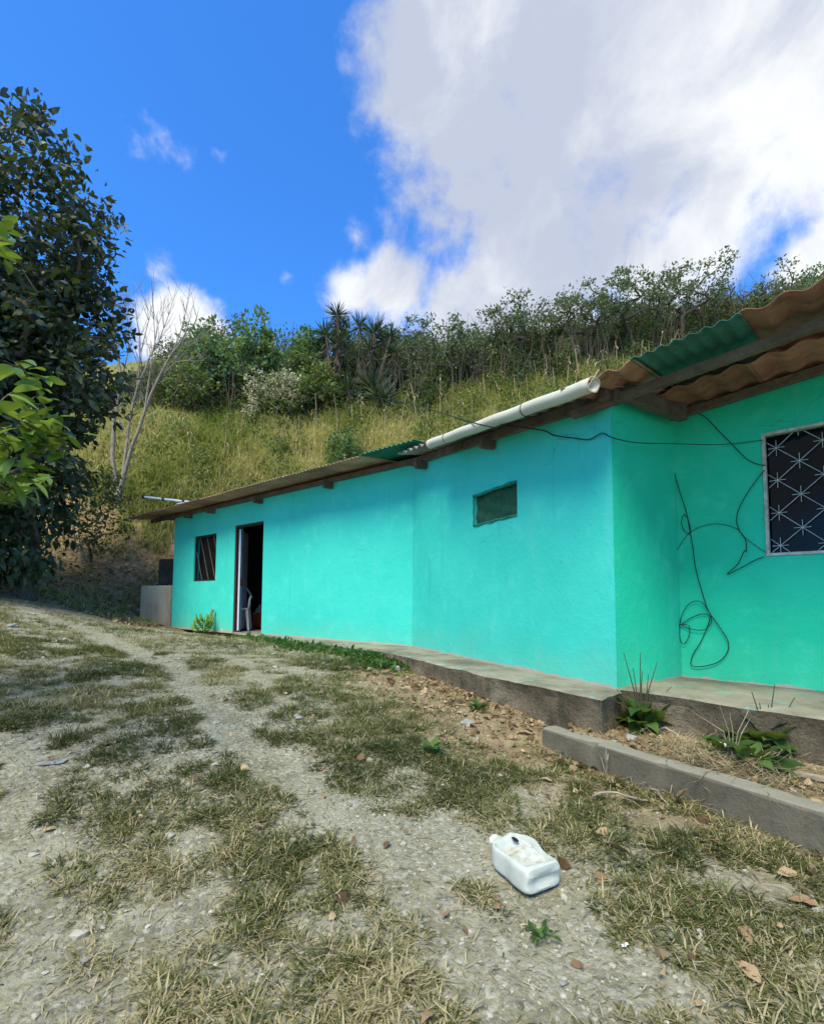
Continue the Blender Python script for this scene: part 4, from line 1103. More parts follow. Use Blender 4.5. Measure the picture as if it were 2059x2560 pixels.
ob('blossoms', mesh_np('blossoms', V, F, 'blossom', False, tn), fb)
# leafy weed tall on the slope
p = gp(860, 1090, 17.5)
tree('tall_weed', 'bushy dark green weed above the green roof sheet', 'weed', p, [((p[0], p[1], p[2] + .7), (.5, .4, .7))], 30, 900, .14, 'bush_leaf', 'bark', .005, p + [0, 0, .2], spread=.12)

# yuccas
def rosette(c, r_, n_, up=.35, wd=.05):
    d = unit(rng.normal(size=(n_, 3)) + np.array([0, 0, up])); L = r_ * 1.3 * (.75 + .4 * rng.random(n_))
    return leaves(np.repeat(c[None], n_, 0), d, L, np.full(n_, wd * r_ / .6), np.clip(rng.random(n_) * .8 + .1 * (d[:, 2] > .3), 0, 1), .1, .10)
def yucca(label, px, pyb, y, heads, group='yucca plants on the ridge', skirt=True):
    b_ = on_ground(px, pyb + 25); yv = float(b_[1]); b_ = np.array([b_[0], yv, float(gz(b_[0], yv))]); t = thing('yucca', label, 'yucca', b_ - [0, 0, .05], 0, group)
    for (hx, hy, r_) in heads:
        c = at_y(hx, hy, yv + rng.normal() * .25) - b_
        mb = MB().tube([np.array([rng.normal() * .1, 0, 0]), c * .5 + rng.normal(size=3) * .08, c], [.10, .08, .06], 7); st = mb.obj('stem', 'bark', t, True)
        V, F, tn = rosette(c, r_, 75); ob('leaf_rosette', mesh_np('leaf_rosette', V, F, 'yucca_leaf', False, tn), t)
        if skirt:
            n_ = 45; f = rng.random(n_); pos = c * (1 - f[:, None] * .45) * 1.; ax = rng.normal(size=(n_, 3)) * np.array([.45, .45, .2]) + [0, 0, -1]
            V, F, tn = leaves(pos, ax, r_ * (.6 + .5 * rng.random(n_)), np.full(n_, .05), rng.random(n_) * .6, .1, .02); ob('dead_skirt', mesh_np('dead_skirt', V, F, 'dead_leaf', False, tn), st)
yucca('single tall yucca whose round head stands out against the sky', 845, 985, 24, [(843, 785, .55)])
yucca('shaggy yucca with hanging dead leaves left of the big clump', 820, 990, 23.3, [(815, 835, .62), (850, 850, .5), (800, 865, .5), (850, 815, .45)])
yucca('big dark yucca clump with many heads in the ridge centre', 930, 990, 22.8, [(898, 815, .55), (935, 830, .7), (960, 850, .65), (925, 870, .6), (985, 880, .6), (895, 890, .55), (945, 905, .6), (975, 840, .5), (990, 920, .5)])
for i, (px, py, r_, lab) in enumerate([(880, 945, .85, 'low spiky yucca rosette between the two tall clumps'), (935, 975, .95, 'low spiky yucca rosette under the big clump'), (870, 985, .75, 'low spiky yucca rosette above the seed-head bush'), (955, 1000, .7, 'lowest spiky yucca rosette at the grass edge below the clump'), (560, 975, .7, 'small spiky rosette under the leafy ridge trees'), (430, 985, .6, 'small spiky rosette beside the bare tree crown')]):
    y = float(on_ground(px, py + 45)[1]); P = at_y(px, py, y); b_ = np.array([P[0], P[1], float(gz(P[0], P[1]))])
    t = thing('yucca', lab, 'yucca', b_, 0, 'low yucca rosettes'); c = np.array([0, 0, max(.2, P[2] - b_[2])])
    MB().tube([np.zeros(3), c], [.09, .08], 7).obj('stem', 'bark', t, True)
    V, F, tn = rosette(c, r_, 90, .5, .06); ob('leaf_rosette', mesh_np('leaf_rosette', V, F, 'yucca_leaf', False, tn), t)

# undergrowth below the ridge trees (one uncountable mass)
UB = np.array([on_ground(*q_)[:2] for q_ in [(200, 1015), (350, 1032), (480, 1050), (620, 1055), (787, 1055), (884, 1039), (1005, 1039), (1085, 1024), (1180, 1000), (1300, 985), (1400, 962), (1500, 935), (1700, 890), (2000, 850)]])
def ub(x): return np.interp(x, UB[:, 0], UB[:, 1])
n_ = 115000
x = rng.uniform(-13, 24, n_); dy = rng.random(n_) ** 1.5 * 8.5; y = ub(x) + dy + (fbm(x * .9, x * 0, 73) - .5) * 1.2; cl_ = fbm(x * .8, y * .8, 71); z0_ = gz(x, y)
hgt = np.clip((cl_ - .22) * 4.8, 0.3, 2.9) * sstep(-.3, 1.0, dy + .25); pos = np.stack([x, y, z0_ + rng.random(n_) ** .8 * hgt], 1)
tint = np.clip(.8 * (fbm(x * .9, y * .9, 75) - .5) + .35 + .5 * rng.random(n_) - .05, 0, 1)
V, F, tn = leaves(pos, rng.normal(size=(n_, 3)) + [0, 0, .5], .10 + .13 * rng.random(n_), .05 + .05 * rng.random(n_), tint)
tag(ob('undergrowth', mesh_np('undergrowth', V, F, 'under_leaf', False, tn)), 'dark green scrub filling the ridge below the trees', 'undergrowth', kind='stuff')
mb = MB()
for _ in range(1700):
    x_ = rng.uniform(-12, 22); y_ = float(ub(x_)) + .1 + 5 * rng.random() ** 1.5; z_ = float(base_z(np.array([x_]), np.array([y_]))[0]); h_ = .8 + 2.0 * rng.random(); a_ = rng.normal(size=2) * .3
    mb.tube([np.array([x_, y_, z_ - .1]), np.array([x_ + a_[0] * .4 + rng.normal() * .06, y_ + a_[1] * .4, z_ + h_ * .5]), np.array([x_ + a_[0] * h_ * .6, y_ + a_[1], z_ + h_])], [.018, .013, .006], 4, False)
tag(mb.obj('brushwood', 'twig_dark', None, True), 'thin grey-brown stems standing in the ridge scrub', 'brushwood', kind='stuff')
# hill grass
def hillgrass(n_, x0, x1, y0, y1, Ls, tb_, seed, mat='hill_grass'):
    x = rng.uniform(x0, x1, n_); y = rng.uniform(y0, y1, n_); _, hl_ = zones(x, y)
    k_ = rng.random(n_) < hl_ * (.35 + .8 * fbm(x * .7, y * .7, seed)); x, y = x[k_], y[k_]
    ok = ~inside(x, y, [LW.p(-.3, .6, 0), LW.p(LW.L, .6, 0), RW.p(RW.L, .6, 0), FW.p(4.5, 1.5, 0), BK[2] + [.6, .3], BK[1] + [.5, .5], BK[0] + [-.1, .6]]); x, y = x[ok], y[ok]
    m_ = 6; X_ = np.repeat(x, m_) + rng.normal(size=len(x) * m_) * .06; Y_ = np.repeat(y, m_) + rng.normal(size=len(x) * m_) * .06; q = len(X_)
    tt = np.clip(np.repeat(fbm(x * .5, y * .5, seed + 3) * 2.2 - .62, m_) + rng.normal(size=q) * .22 + tb_, 0, 1)
    hf = np.repeat(.55 + .9 * fbm(x * .8, y * .8, seed + 5), m_)
    k2 = Y_ < ub(X_) + .6; X_, Y_, tt, hf = X_[k2], Y_[k2], tt[k2], hf[k2]; q = len(X_)
    return blades(np.stack([X_, Y_, gz(X_, Y_) - .02], 1), rng.random(q) * 6.283, np.abs(rng.normal(size=q)) * .5, .2 + 1.2 * rng.random(q), Ls * hf * (.5 + .8 * rng.random(q)), .012 + .02 * rng.random(q), tt)
parts = [hillgrass(27000, -13, 16, 13.2, 23, .62, .34, 81), hillgrass(5000, -13, -6, 12.4, 18, .5, .05, 83), hillgrass(7000, -24, -13, 9.5, 24, .6, .1, 85)]
VV = np.concatenate([p_[0] for p_ in parts]); FF = np.concatenate([parts[0][1], parts[1][1] + len(parts[0][0]), parts[2][1] + len(parts[0][0]) + len(parts[1][0])]); TT = np.concatenate([p_[2] for p_ in parts])
tag(ob('hill_grass', mesh_np('hill_grass', VV, FF, 'hill_grass', False, TT)), 'tall yellow-green grass covering the hillside behind the house', 'grass', kind='stuff')
# leafy weeds mixed into the grass
n_ = 38000; x = rng.uniform(-13, 15, n_); y = rng.uniform(12.8, 22.5, n_); _, hl_ = zones(x, y)
k_ = (rng.random(n_) < hl_) & (fbm(x * .8, y * .8, 91) + .12 * sstep(-4, -9, x) > .5) & ((y > 14.5) | (x < -5.6)); x, y = x[k_], y[k_]; q = len(x)
V, F, tn = leaves(np.stack([x, y, gz(x, y) + .1 + rng.random(q) * .6 * fbm(x * 1.5, y * 1.5, 93)], 1), rng.normal(size=(q, 3)) + [0, 0, .4], .09 + .1 * rng.random(q), .05 + .06 * rng.random(q), np.clip(rng.random(q) + .1, 0, 1))
tag(ob('hill_weeds', mesh_np('hill_weeds', V, F, 'weed_leaf', False, tn)), 'low leafy green weeds scattered through the hillside grass', 'weeds', kind='stuff')

cx_, cy_ = rng.uniform(-9, 9, 70), rng.uniform(14.8, 20.5, 70); k_ = (cy_ < ub(cx_) + .5) & ((cy_ > 15.2) | (cx_ < -6)); cx_, cy_ = cx_[k_], cy_[k_]; rr_ = .25 + .45 * rng.random(len(cx_))
w_ = rng.integers(0, len(cx_), 16000); q = len(w_); u_ = unit(rng.normal(size=(q, 3))) * rng.random((q, 1)) ** .5
x = cx_[w_] + u_[:, 0] * rr_[w_]; y = cy_[w_] + u_[:, 1] * rr_[w_]; z = gz(x, y) + (u_[:, 2] * .5 + .5) * rr_[w_] * 1.7
V, F, tn = leaves(np.stack([x, y, z], 1), rng.normal(size=(q, 3)) + [0, 0, .4], .07 + .09 * rng.random(q), .035 + .04 * rng.random(q), np.clip(np.repeat(rng.random(len(cx_)), 1)[w_] * .7 + .4 * rng.random(q), 0, 1))
tag(ob('hill_scrub', mesh_np('hill_scrub', V, F, 'yellow_leaf', False, tn)), 'olive scrub clumps scattered down the hillside', 'scrub', kind='stuff')
# dry stalks
def stalk_mesh(h, seed):
    r_ = np.random.default_rng(seed); mb = MB(); bend = r_.normal(size=2) * .12
    P = [np.array([bend[0] * f * f, bend[1] * f * f, h * f]) for f in np.linspace(0, 1, 6)]; mb.tube(P, np.linspace(.024, .011, 6), 5)
    for f in r_.uniform(.3, 1, 6):
        a = r_.random() * 6.28; b0 = np.array([bend[0] * f * f, bend[1] * f * f, h * f]); d = np.array([math.cos(a), math.sin(a), 0]); L = .18 + .18 * r_.random()
        Q = [b0 + d * L * u + np.array([0, 0, L * (.8 * u - 1.5 * u * u)]) for u in (0, .35, .7, 1.)]; s_ = np.array([-d[1], d[0], 0]) * .03
        V = [v for i, q_ in enumerate(Q) for v in (q_ - s_ * (1, .9, .7, .1)[i], q_ + s_ * (1, .9, .7, .1)[i])]
        mb.add(V, [[0, 1, 3, 2], [2, 3, 5, 4], [4, 5, 7, 6]], .6)
    return mb.mesh('dry_stalk', 'straw')
sm_ = [stalk_mesh(h, i) for i, h in enumerate((1.5, 1.9, 1.2, 1.7, 1.4))]
SP = [(1415, 985), (1450, 970), (1475, 965), (1500, 960), (1520, 960), (1545, 945), (1370, 990), (1390, 1000), (1345, 1000), (1600, 935), (1625, 930), (1640, 930), (1660, 920), (1675, 915), (1320, 1010), (1290, 1020), (1215, 1040), (1155, 1060), (1040, 1070), (885, 1095), (905, 1080), (790, 1090), (745, 1110), (1250, 1030), (1710, 905), (660, 1060), (1100, 1065), (1560, 950), (1440, 990), (1490, 975), (960, 1090), (1000, 1085), (1070, 1085), (840, 1100), (600, 1120), (560, 1150), (480, 1160), (700, 1130), (1130, 1075), (1180, 1070)]
for i, (px, py) in enumerate(SP):
    P = on_ground(px, py - 6); g_ = float(gz(P[0], P[1]))
    o = ob('dry_stalk', sm_[i % 5]); o.location = (P[0], P[1], g_ - .05); o.rotation_euler = (rng.normal() * .08, rng.normal() * .08, rng.random() * 6.28)
    s_ = np.clip(.8 + .3 * rng.random(), .5, 1.4); o.scale = (1, 1, s_)
    tag(o, 'dry pale stalk with withered leaves standing in the hillside grass', 'stalk', 'dry stalks on the slope behind the roof')

# ------------------------------------------------------------------ yard: grass tufts, straw, gravel, litter
BARE = [([(60, 1520), (200, 1570), (330, 1622), (430, 1668), (520, 1760), (590, 1850), (700, 1950), (860, 2050), (1000, 2150), (1100, 2280), (1200, 2400), (1300, 2560)], .125),
        ([(0, 1850), (60, 1950), (50, 2150), (90, 2350), (40, 2560)], .08), ([(1330, 2180), (1450, 2300), (1480, 2420), (1350, 2500)], .13),
        ([(420, 1640), (560, 1640), (640, 1680), (720, 1760)], .08), ([(960, 2060), (1100, 2090), (1180, 2130)], .16)]
BAREW = [([on_ground(*p_)[:2] for p_ in pl], w_) for pl, w_ in BARE]
HOUSEP = [LW.p(-.9, -.2, 0), LW.p(2.4, .05, 0)] + [np.array(p_) for p_ in zo] + [np.array(p_) for p_ in zo2] + [FW.p(4.6, 2.5, 0), BK[2], BK[1], BK[0], LW.p(-1.1, -1.6, 0)]
def yard_density(x, y):
    g_ = fbm(x * 1.5, y * 1.5, 101); g2 = fbm(x * 4.5, y * 4.5, 103, 3)
    g3 = fbm(x * 5.5 + 3, y * 5.5, 105, 2)
    d = (.5 + .5 * sstep(.31, .55, g_ * .5 + g2 * .5)) * (.14 + .86 * sstep(.24, .52, g3 + .2 * (g_ - .5)))
    for pl, w_ in BAREW:
        dd = polyd(x, y, pl) + (g2 - .5) * .25; d = d * (.05 + .95 * sstep(w_ * .6, w_ * 1.7, dd))
    d = d * (1 - .85 * sstep(.75, .25, polyd(x, y, LITTER[:3])))
    d = d * sstep(9.6, 8.2, y) * ~inside(x, y, HOUSEP)
    rel = np.stack([x, y], -1) - KL.a; s_, e_ = rel @ KL.t, rel @ KL.n
    d = np.where((e_ < .02) & (e_ > -1.2) & (s_ > -.02), d * .25 * (e_ < -.16), d)
    return d
def tufts(n_, x0, x1, y0, y1, m_, Lm, seed, dry):
    x = rng.uniform(x0, x1, n_); y = rng.uniform(y0, y1, n_); d = yard_density(x, y); k_ = rng.random(n_) < d ** 1.35; x, y, d = x[k_], y[k_], d[k_]; n_ = len(x)
    sc = (.45 + .75 * rng.random(n_) ** 1.5) * (.6 + .5 * d); dryt = fbm(x * 1.1, y * 1.1, seed) + rng.normal(size=n_) * .12 + dry
    X_ = np.repeat(x, m_); Y_ = np.repeat(y, m_); q = len(X_); S_ = np.repeat(sc, m_)
    hd = rng.random(q) * 6.283; r0 = rng.random(q) ** .7 * .03 * S_
    X_ = X_ + np.cos(hd) * r0; Y_ = Y_ + np.sin(hd) * r0
    ln = np.clip(.55 + .95 * rng.random(q) ** .8, 0, 1.5)
    tt = np.clip((np.repeat(dryt, m_) - .45) * 1.8 + .30 + rng.normal(size=q) * .17 + .45 * (rng.random(q) > .86), 0, 1)
    return blades(np.stack([X_, Y_, gz(X_, Y_) - .004], 1), hd + rng.normal(size=q) * .5, ln, .2 + .6 * rng.random(q), Lm * S_ * (.5 + .7 * rng.random(q)), .0028 + .003 * rng.random(q) * S_, tt)
def merge(parts): 
    o_ = 0; Vs, Fs, Ts = [], [], []
    for v, f, t in parts: Vs.append(v); Fs.append(f + o_); Ts.append(t); o_ += len(v)
    return np.concatenate(Vs), np.concatenate(Fs), np.concatenate(Ts)
def sparse(n_, x0, x1, y0, y1, Lm):
    x = rng.uniform(x0, x1, n_); y = rng.uniform(y0, y1, n_); d = yard_density(x, y); k_ = rng.random(n_) < .07 + sstep(.0, .6, d) * sstep(.25, .7, fbm(x * 7, y * 7, 115, 3)); k_ &= ~inside(x, y, HOUSEP); x, y = x[k_], y[k_]; q = len(x)
    tt = np.clip((fbm(x * 1.1, y * 1.1, 111) - .42) * 1.3 + .50 + rng.normal(size=q) * .22 + .4 * (rng.random(q) > .75), 0, 1)
    return blades(np.stack([x, y, gz(x, y) - .003], 1), rng.random(q) * 6.283, .6 + .9 * rng.random(q), .2 + .5 * rng.random(q), Lm * (.35 + .9 * rng.random(q)), .0022 + .0024 * rng.random(q), tt)
V, F, T = merge([sparse(105000, -2.6, 2.2, .8, 3.2, .052), sparse(110000, -4.8, 2.0, 3.2, 5.6, .06), sparse(50000, -9, 1, 5.6, 9.6, .08), tufts(8500, -2.6, 2.2, .8, 3.2, 32, .068, 111, 0.), tufts(10500, -4.8, 2.0, 3.2, 5.6, 26, .08, 111, 0.), tufts(7000, -9, 1.0, 5.6, 9.6, 16, .12, 111, 0.), tufts(3200, -9, -3, 1.5, 6, 16, .11, 111, 0.), tufts(1500, -4, 6, -3, 1.0, 14, .1, 111, 0.)])
tag(ob('yard_grass', mesh_np('yard_grass', V, F, 'yard_grass', False, T)), 'low patchy grass tufts, green and dry, over the stony yard', 'grass', kind='stuff')
# flattened straw
n_ = 26000; x = rng.uniform(-4.5, 2.6, n_); y = .8 + 6.5 * rng.random(n_) ** 1.6; d = yard_density(x, y); k_ = rng.random(n_) < .12 + d * .8; k_ &= ~inside(x, y, HOUSEP); x, y = x[k_], y[k_]; q = len(x)
V, F, T = blades(np.stack([x, y, gz(x, y) + .004 + .012 * rng.random(q)], 1), rng.random(q) * 6.28, 1.35 + .3 * rng.random(q), .1 * rng.normal(size=q), .03 + .09 * rng.random(q) ** 2, .002 + .003 * rng.random(q), rng.random(q))
tag(ob('straw', mesh_np('straw', V, F, 'straw', False, T)), 'loose dry straw lying over the yard', 'straw', kind='stuff')
# gravel
ico = bpy.data.meshes.new('tmp'); import bmesh
bm = bmesh.new(); bmesh.ops.create_icosphere(bm, subdivisions=1, radius=1); bm.verts.ensure_lookup_table()
IV = np.array([v.co[:] for v in bm.verts]); IF = np.array([[v.index for v in f.verts] for f in bm.faces]); bm.free()
def stones(x, y, r_, seed, sink=.35, mat='gravel'):
    n_ = len(x); sc = r_[:, None] * np.stack([.7 + .7 * rng.random(n_), .7 + .6 * rng.random(n_), .35 + .4 * rng.random(n_)], 1); a = rng.random(n_) * 6.28
    V = IV[None] * (1 + .22 * rng.normal(size=(n_, len(IV), 1))) * sc[:, None]
    c, s = np.cos(a)[:, None], np.sin(a)[:, None]; V = np.stack([V[..., 0] * c - V[..., 1] * s, V[..., 0] * s + V[..., 1] * c, V[..., 2]], -1)
    V = V + np.stack([x, y, gz(x, y) + sc[:, 2] * (1 - 2 * sink)], 1)[:, None]
    F = (IF[None] + np.arange(n_)[:, None, None] * len(IV)).reshape(-1, 3)
    return V.reshape(-1, 3), F, np.repeat(rng.random(n_), len(IV))
def b(k):
    z = k.noise(40, 4, .6); c = k.ramp(k.attr('tint'), [(0, (.17, .16, .125)), (.3, (.27, .25, .19)), (.65, (.36, .335, .26)), (.92, (.44, .42, .34)), (1, (.22, .235, .22))])
    k.bsdf(k.mixc(k.rng(z, .45, .7, 0, .4), c, (.22, .2, .155)), .9, k.bump(z, .4, .004), spec=.25)
M['gravel'] = material('gravel', b)
n_ = 34000; x = rng.uniform(-2.8, 2.4, n_); y = .85 + 3.6 * rng.random(n_) ** 1.9; d = yard_density(x, y); k_ = (rng.random(n_) < 1.0 - .8 * d) & ~inside(x, y, HOUSEP) & (rng.random(n_) < sstep(.3, .62, fbm(x * 2.2, y * 2.2, 121))); x, y = x[k_], y[k_]
s1_ = stones(x, y, .002 + .008 * rng.random(len(x)) ** 3.5, 1)
n_ = 2600; x = rng.uniform(-10, .5, n_); y = rng.uniform(4.5, 12.5, n_); k_ = ~inside(x, y, HOUSEP); x, y = x[k_], y[k_]
s2_ = stones(x, y, .006 + .03 * rng.random(len(x)) ** 4, 2)
n_ = 160; x = rng.uniform(-2.4, 2.2, n_); y = .9 + 4.0 * rng.random(n_) ** 1.4; k_ = ~inside(x, y, HOUSEP); x, y = x[k_], y[k_]; s3_ = stones(x, y, .010 + .016 * rng.random(len(x)) ** 2, 3, .4)
V, F, T = merge([s1_, s2_, s3_])
tag(ob('gravel', mesh_np('gravel', V, F, 'gravel', False, T)), 'grey gravel and pebbles bedded in the yard', 'gravel', kind='stuff')
# dry leaf litter: mass by the step and in the bed
def flat_leaves(x, y, Ls, zoff=.008):
    q = len(x); ax = np.stack([np.cos(h_ := rng.random(q) * 6.28), np.sin(h_), rng.normal(size=q) * .2], 1)
    V, F, T = leaves(np.stack([x, y, gz(x, y) + zoff + .012 * rng.random(q)], 1), ax, Ls, Ls * (.45 + .3 * rng.random(q)), rng.random(q), .3, .12); return V, F, T
a_ = np.array(LITTER); seg = rng.integers(0, len(a_) - 1, 1500); f = rng.random(1500)[:, None]; xy = a_[seg] * (1 - f) + a_[seg + 1] * f + rng.normal(size=(1500, 2)) * .26
k_ = ~inside(xy[:, 0], xy[:, 1], HOUSEP) ; xy = xy[k_]
p1 = flat_leaves(xy[:, 0], xy[:, 1], .02 + .05 * rng.random(len(xy)) ** 2)
x = rng.uniform(-2, 2.2, 260); y = .9 + 3.5 * rng.random(260); k_ = ~inside(x, y, HOUSEP); p2 = flat_leaves(x[k_], y[k_], .02 + .05 * rng.random(k_.sum()) ** 2)
x = rng.uniform(-9.5, -5.2, 1500); y = rng.uniform(9.3, 13, 1500); p3 = flat_leaves(x, y, .05 + .09 * rng.random(1500))
V, F, T = merge([p1, p2, p3])
tag(ob('leaf_litter', mesh_np('leaf_litter', V, F, 'litter', False, T)), 'small dry brown leaves littering soil by the step and bank', 'leaf litter', kind='stuff')
# straw heap in the bed near the kerb's lower end
n_ = 5000; x = rng.uniform(-10, -5.3, n_); y = rng.uniform(9.6, 13.5, n_); k_ = (fbm(x * 1.4, y * 1.4, 141) > .5) & ~inside(x, y, HOUSEP) & ~inside(x, y, [q_ for q_ in q_tank]); x, y = x[k_], y[k_]; n_ = len(x)
V, F, T = blades(np.stack([x, y, gz(x, y) - .01], 1), rng.random(n_) * 6.28, .3 + .8 * rng.random(n_), .3 + .6 * rng.random(n_), .10 + .22 * rng.random(n_), .008 + .01 * rng.random(n_), np.clip(.45 + .35 * rng.normal(size=n_), 0, 1))
tag(ob('bank_grass', mesh_np('bank_grass', V, F, 'hill_grass', False, T)), 'thin dry grass on the brown bank beside the tank', 'grass', kind='stuff')
n_ = 900; c0 = KL.p(.92, -.35, 0); x = c0[0] + rng.normal(size=n_) * .16; y = c0[1] + rng.normal(size=n_) * .16
V, F, T = blades(np.stack([x, y, gz(x, y) + .05 * rng.random(n_)], 1), rng.random(n_) * 6.28, 1.2 + .4 * rng.random(n_), .3 * rng.normal(size=n_), .08 + .14 * rng.random(n_), .0025 + .002 * rng.random(n_), rng.random(n_))
tag(ob('dry_grass', mesh_np('dry_grass', V, F, 'straw', False, T)), 'heap of cut dry grass in the bed behind the kerb', 'straw', kind='stuff')
# trailing weeds along the foot of the left wing
pts = [on_ground(*p_) for p_ in [(560, 1585), (640, 1602), (740, 1620), (850, 1635), (930, 1655), (1000, 1675)]]
n_ = 1700; sg = rng.integers(0, 5, n_); f = rng.random(n_); x = np.array([pts[i][0] for i in sg]) * (1 - f) + np.array([pts[i + 1][0] for i in sg]) * f + rng.normal(size=n_) * .10; y = np.array([pts[i][1] for i in sg]) * (1 - f) + np.array([pts[i + 1][1] for i in sg]) * f + rng.normal(size=n_) * .14 - .06
k_ = ~inside(x, y, HOUSEP); x, y = x[k_], y[k_]; q = len(x)
V, F, T = leaves(np.stack([x, y, gz(x, y) + .01 + .10 * rng.random(q) * fbm(x * 5, y * 5, 131)], 1), rng.normal(size=(q, 3)) + [0, 0, .3], .035 + .05 * rng.random(q), .025 + .03 * rng.random(q), rng.random(q) * .9)
tag(ob('creeping_weeds', mesh_np('creeping_weeds', V, F, 'weed_leaf', False, T)), 'creeping green weeds along the foot of the turquoise wall', 'weeds', kind='stuff')

# single large dead leaves
DL = [(1690, 2020, .10, 'upright tan dead leaf leaning against the kerb'), (1435, 1930, .085, 'curled orange-tan dead leaf below the kerb corner'), (1350, 1965, .07, 'pinkish dry leaf in the grass below the kerb corner'), (1570, 2150, .085, 'pale broken dead leaf above the plastic jug side'), (1945, 2200, .075, 'dry leaf near the foot of the kerb at right'), (2045, 2275, .08, 'pale tan dead leaf at the right picture edge'), (1330, 1850, .10, 'brown dead leaf beside the kerb end'), (718, 1738, .05, 'yellow-orange leaf on the bare track'), (1855, 2330, .07, 'dull brown leaf low in the right corner'), (1900, 2480, .08, 'large pale leaf at the bottom right')]
for i, (px, py, L, lab) in enumerate(DL):
    P = on_ground(px, py); o = ob('dead_leaf', curved_leaf('dead_leaf', 'litter', .55 + .4 * ((i * 7) % 5) / 5, 8, .55, .15 + .1 * (i % 3), .5, .03)); o.location = (P[0], P[1], float(gz(P[0], P[1])) + .012)
    o.rotation_euler = (rng.normal() * .3, -.2 if i else -1.1, rng.random() * 6.28); o.scale = (L, L, L); tag(o, lab, 'leaf', 'dead leaves lying in the yard')
# sticks of palm sheath and planks lying behind the kerb
def stick(name, label, cat, a, b_, r_, mat='twig', bend=.02):
    a = np.array(a); b_ = np.array(b_); Q = [a + (b_ - a) * f + np.array([0, 0, bend * math.sin(f * 5)]) + rng.normal(size=3) * .004 for f in np.linspace(0, 1, 8)]
    return tag(MB().tube(Q, np.linspace(r_, r_ * .7, 8), 7).obj(name, mat, None, True), label, cat)
def G(px, py, up=.02): P = on_ground(px, py); P = P.copy(); P[2] = float(gz(P[0], P[1])) + up; return P
pa, pb = G(1880, 1915, .02), G(2090, 1965, .02)
tag(bevel(MB().bar(pa, pb, .045, .018).obj('plank', 'twig'), .003), 'weathered wooden strip lying in the bed behind the kerb', 'plank')
stick('stick', 'pale stick lying in dead leaves under the porch slab', 'stick', G(1640, 1832), G(1725, 1852), .008)
stick('dead_branch', 'long pale dead stem lying in the grass below the kerb', 'branch', G(1480, 2015, .02), G(1620, 2020, .03), .006)
stick('dead_branch', 'straw-coloured dead stem propped in the grass near the kerb middle', 'branch', G(1620, 1985, .02), G(1690, 2045, .02), .005)
# dead branches on the dark bank
br = thing('fallen_branch', 'forked pale dead branch lying on the dark bank', 'branch', gp(210, 1400, 11.5))
o_ = np.array(br.location); mb = MB()
bp = [at_y(*q_, 11.4) - o_ for q_ in [(215, 1400), (205, 1380), (180, 1365), (160, 1345), (154, 1315)]]; mb.tube(bp, [.03, .028, .025, .02, .012], 6)
mb.tube([bp[2] + [.08, 0, 0], at_y(186, 1340, 11.4) - o_, at_y(187, 1322, 11.4) - o_], [.02, .016, .01], 5); mb.tube([bp[1], at_y(197, 1340, 11.4) - o_, at_y(199, 1318, 11.4) - o_], [.02, .016, .01], 5)
mb.obj('branch', 'twig', br, True)
stick('dead_branch', 'thin dead stick leaning beside the concrete tank', 'branch', at_y(322, 1402, 11.6), at_y(337, 1355, 11.8), .015)
stick('dead_branch', 'pale dead stick lying flat on the bank beside the tank', 'branch', at_y(272, 1418, 11.6), at_y(350, 1396, 11.8), .014)
# stones one can point to
def stone(label, px, py, r_, seed, flat=.55):
    q_ = np.random.default_rng(seed); bm = bmesh.new(); bmesh.ops.create_icosphere(bm, subdivisions=3, radius=1)
    for v in bm.verts:
        n0 = Vector(v.co); f = 1 + .22 * math.sin(n0.x * 2.3 + seed) * math.sin(n0.y * 2.9 + seed * 2) + .10 * math.sin(n0.z * 5 + n0.x * 4 + seed) + .02 * q_.normal(); v.co = Vector((n0.x * f * r_, n0.y * f * r_ * .75, n0.z * f * r_ * flat))
    me = bpy.data.meshes.new('stone'); bm.to_mesh(me); bm.free(); me.materials.append(M['stone']); P = G(px, py, 0); o = ob('stone', me); o.location = (P[0], P[1], P[2] + r_ * flat * .35); o.rotation_euler = (0, 0, seed * 1.7); tag(o, label, 'stone', 'loose stones')
for i, a in enumerate([('pale grey stone at the foot of the concrete step', 993, 1677, .05), ('flat pale stone in the soil left of the kerb end', 1170, 1820, .05), ('grey broken stone on the kerb end', 1470, 1815, .055), ('bluish stone in the leaf bed behind the kerb', 1575, 1852, .04), ('flat grey stone in the grass, left yard', 745, 1792, .04), ('pale rounded stone at far left of the track', 30, 1573, .06), ('pale stone on the bank below the tank side', 350, 1528, .09), ('tan stone by the porch plant', 1632, 1828, .035)]): stone(*a[:4], i + 1, .55)
# worn sandal
P = G(130, 1912, 0); sd_ = thing('sandal', 'flattened grey sandal lying in the gravel at left', 'sandal', P, R(25)); sd_.scale = (.55, .6, .6); V = []
outl = [(-.12, .0), (-.11, .03), (-.06, .036), (0, .032), (.06, .044), (.105, .038), (.125, 0), (.105, -.036), (.06, -.04), (0, -.03), (-.06, -.034), (-.11, -.028)]
me_ = bpy.data.meshes.new('sole'); n_ = len(outl); me_.from_pydata([(x_, y_, .006 + .02 * x_ * x_ * 20) for x_, y_ in outl] + [(x_, y_, .024 + .02 * x_ * x_ * 20) for x_, y_ in outl], [], [list(range(n_))[::-1], list(range(n_, 2 * n_))] + [[i, (i + 1) % n_, n_ + (i + 1) % n_, n_ + i] for i in range(n_)]); me_.materials.append(M['rubber']); bevel(ob('sole', me_, sd_), .004)
MB().tube([np.array([.02 + .02 * math.sin(a), .04 * math.cos(a), .024 + .03 * math.sin(a)]) for a in np.linspace(0, math.pi, 9)], .005, 6).obj('strap', 'rubber', sd_, True)
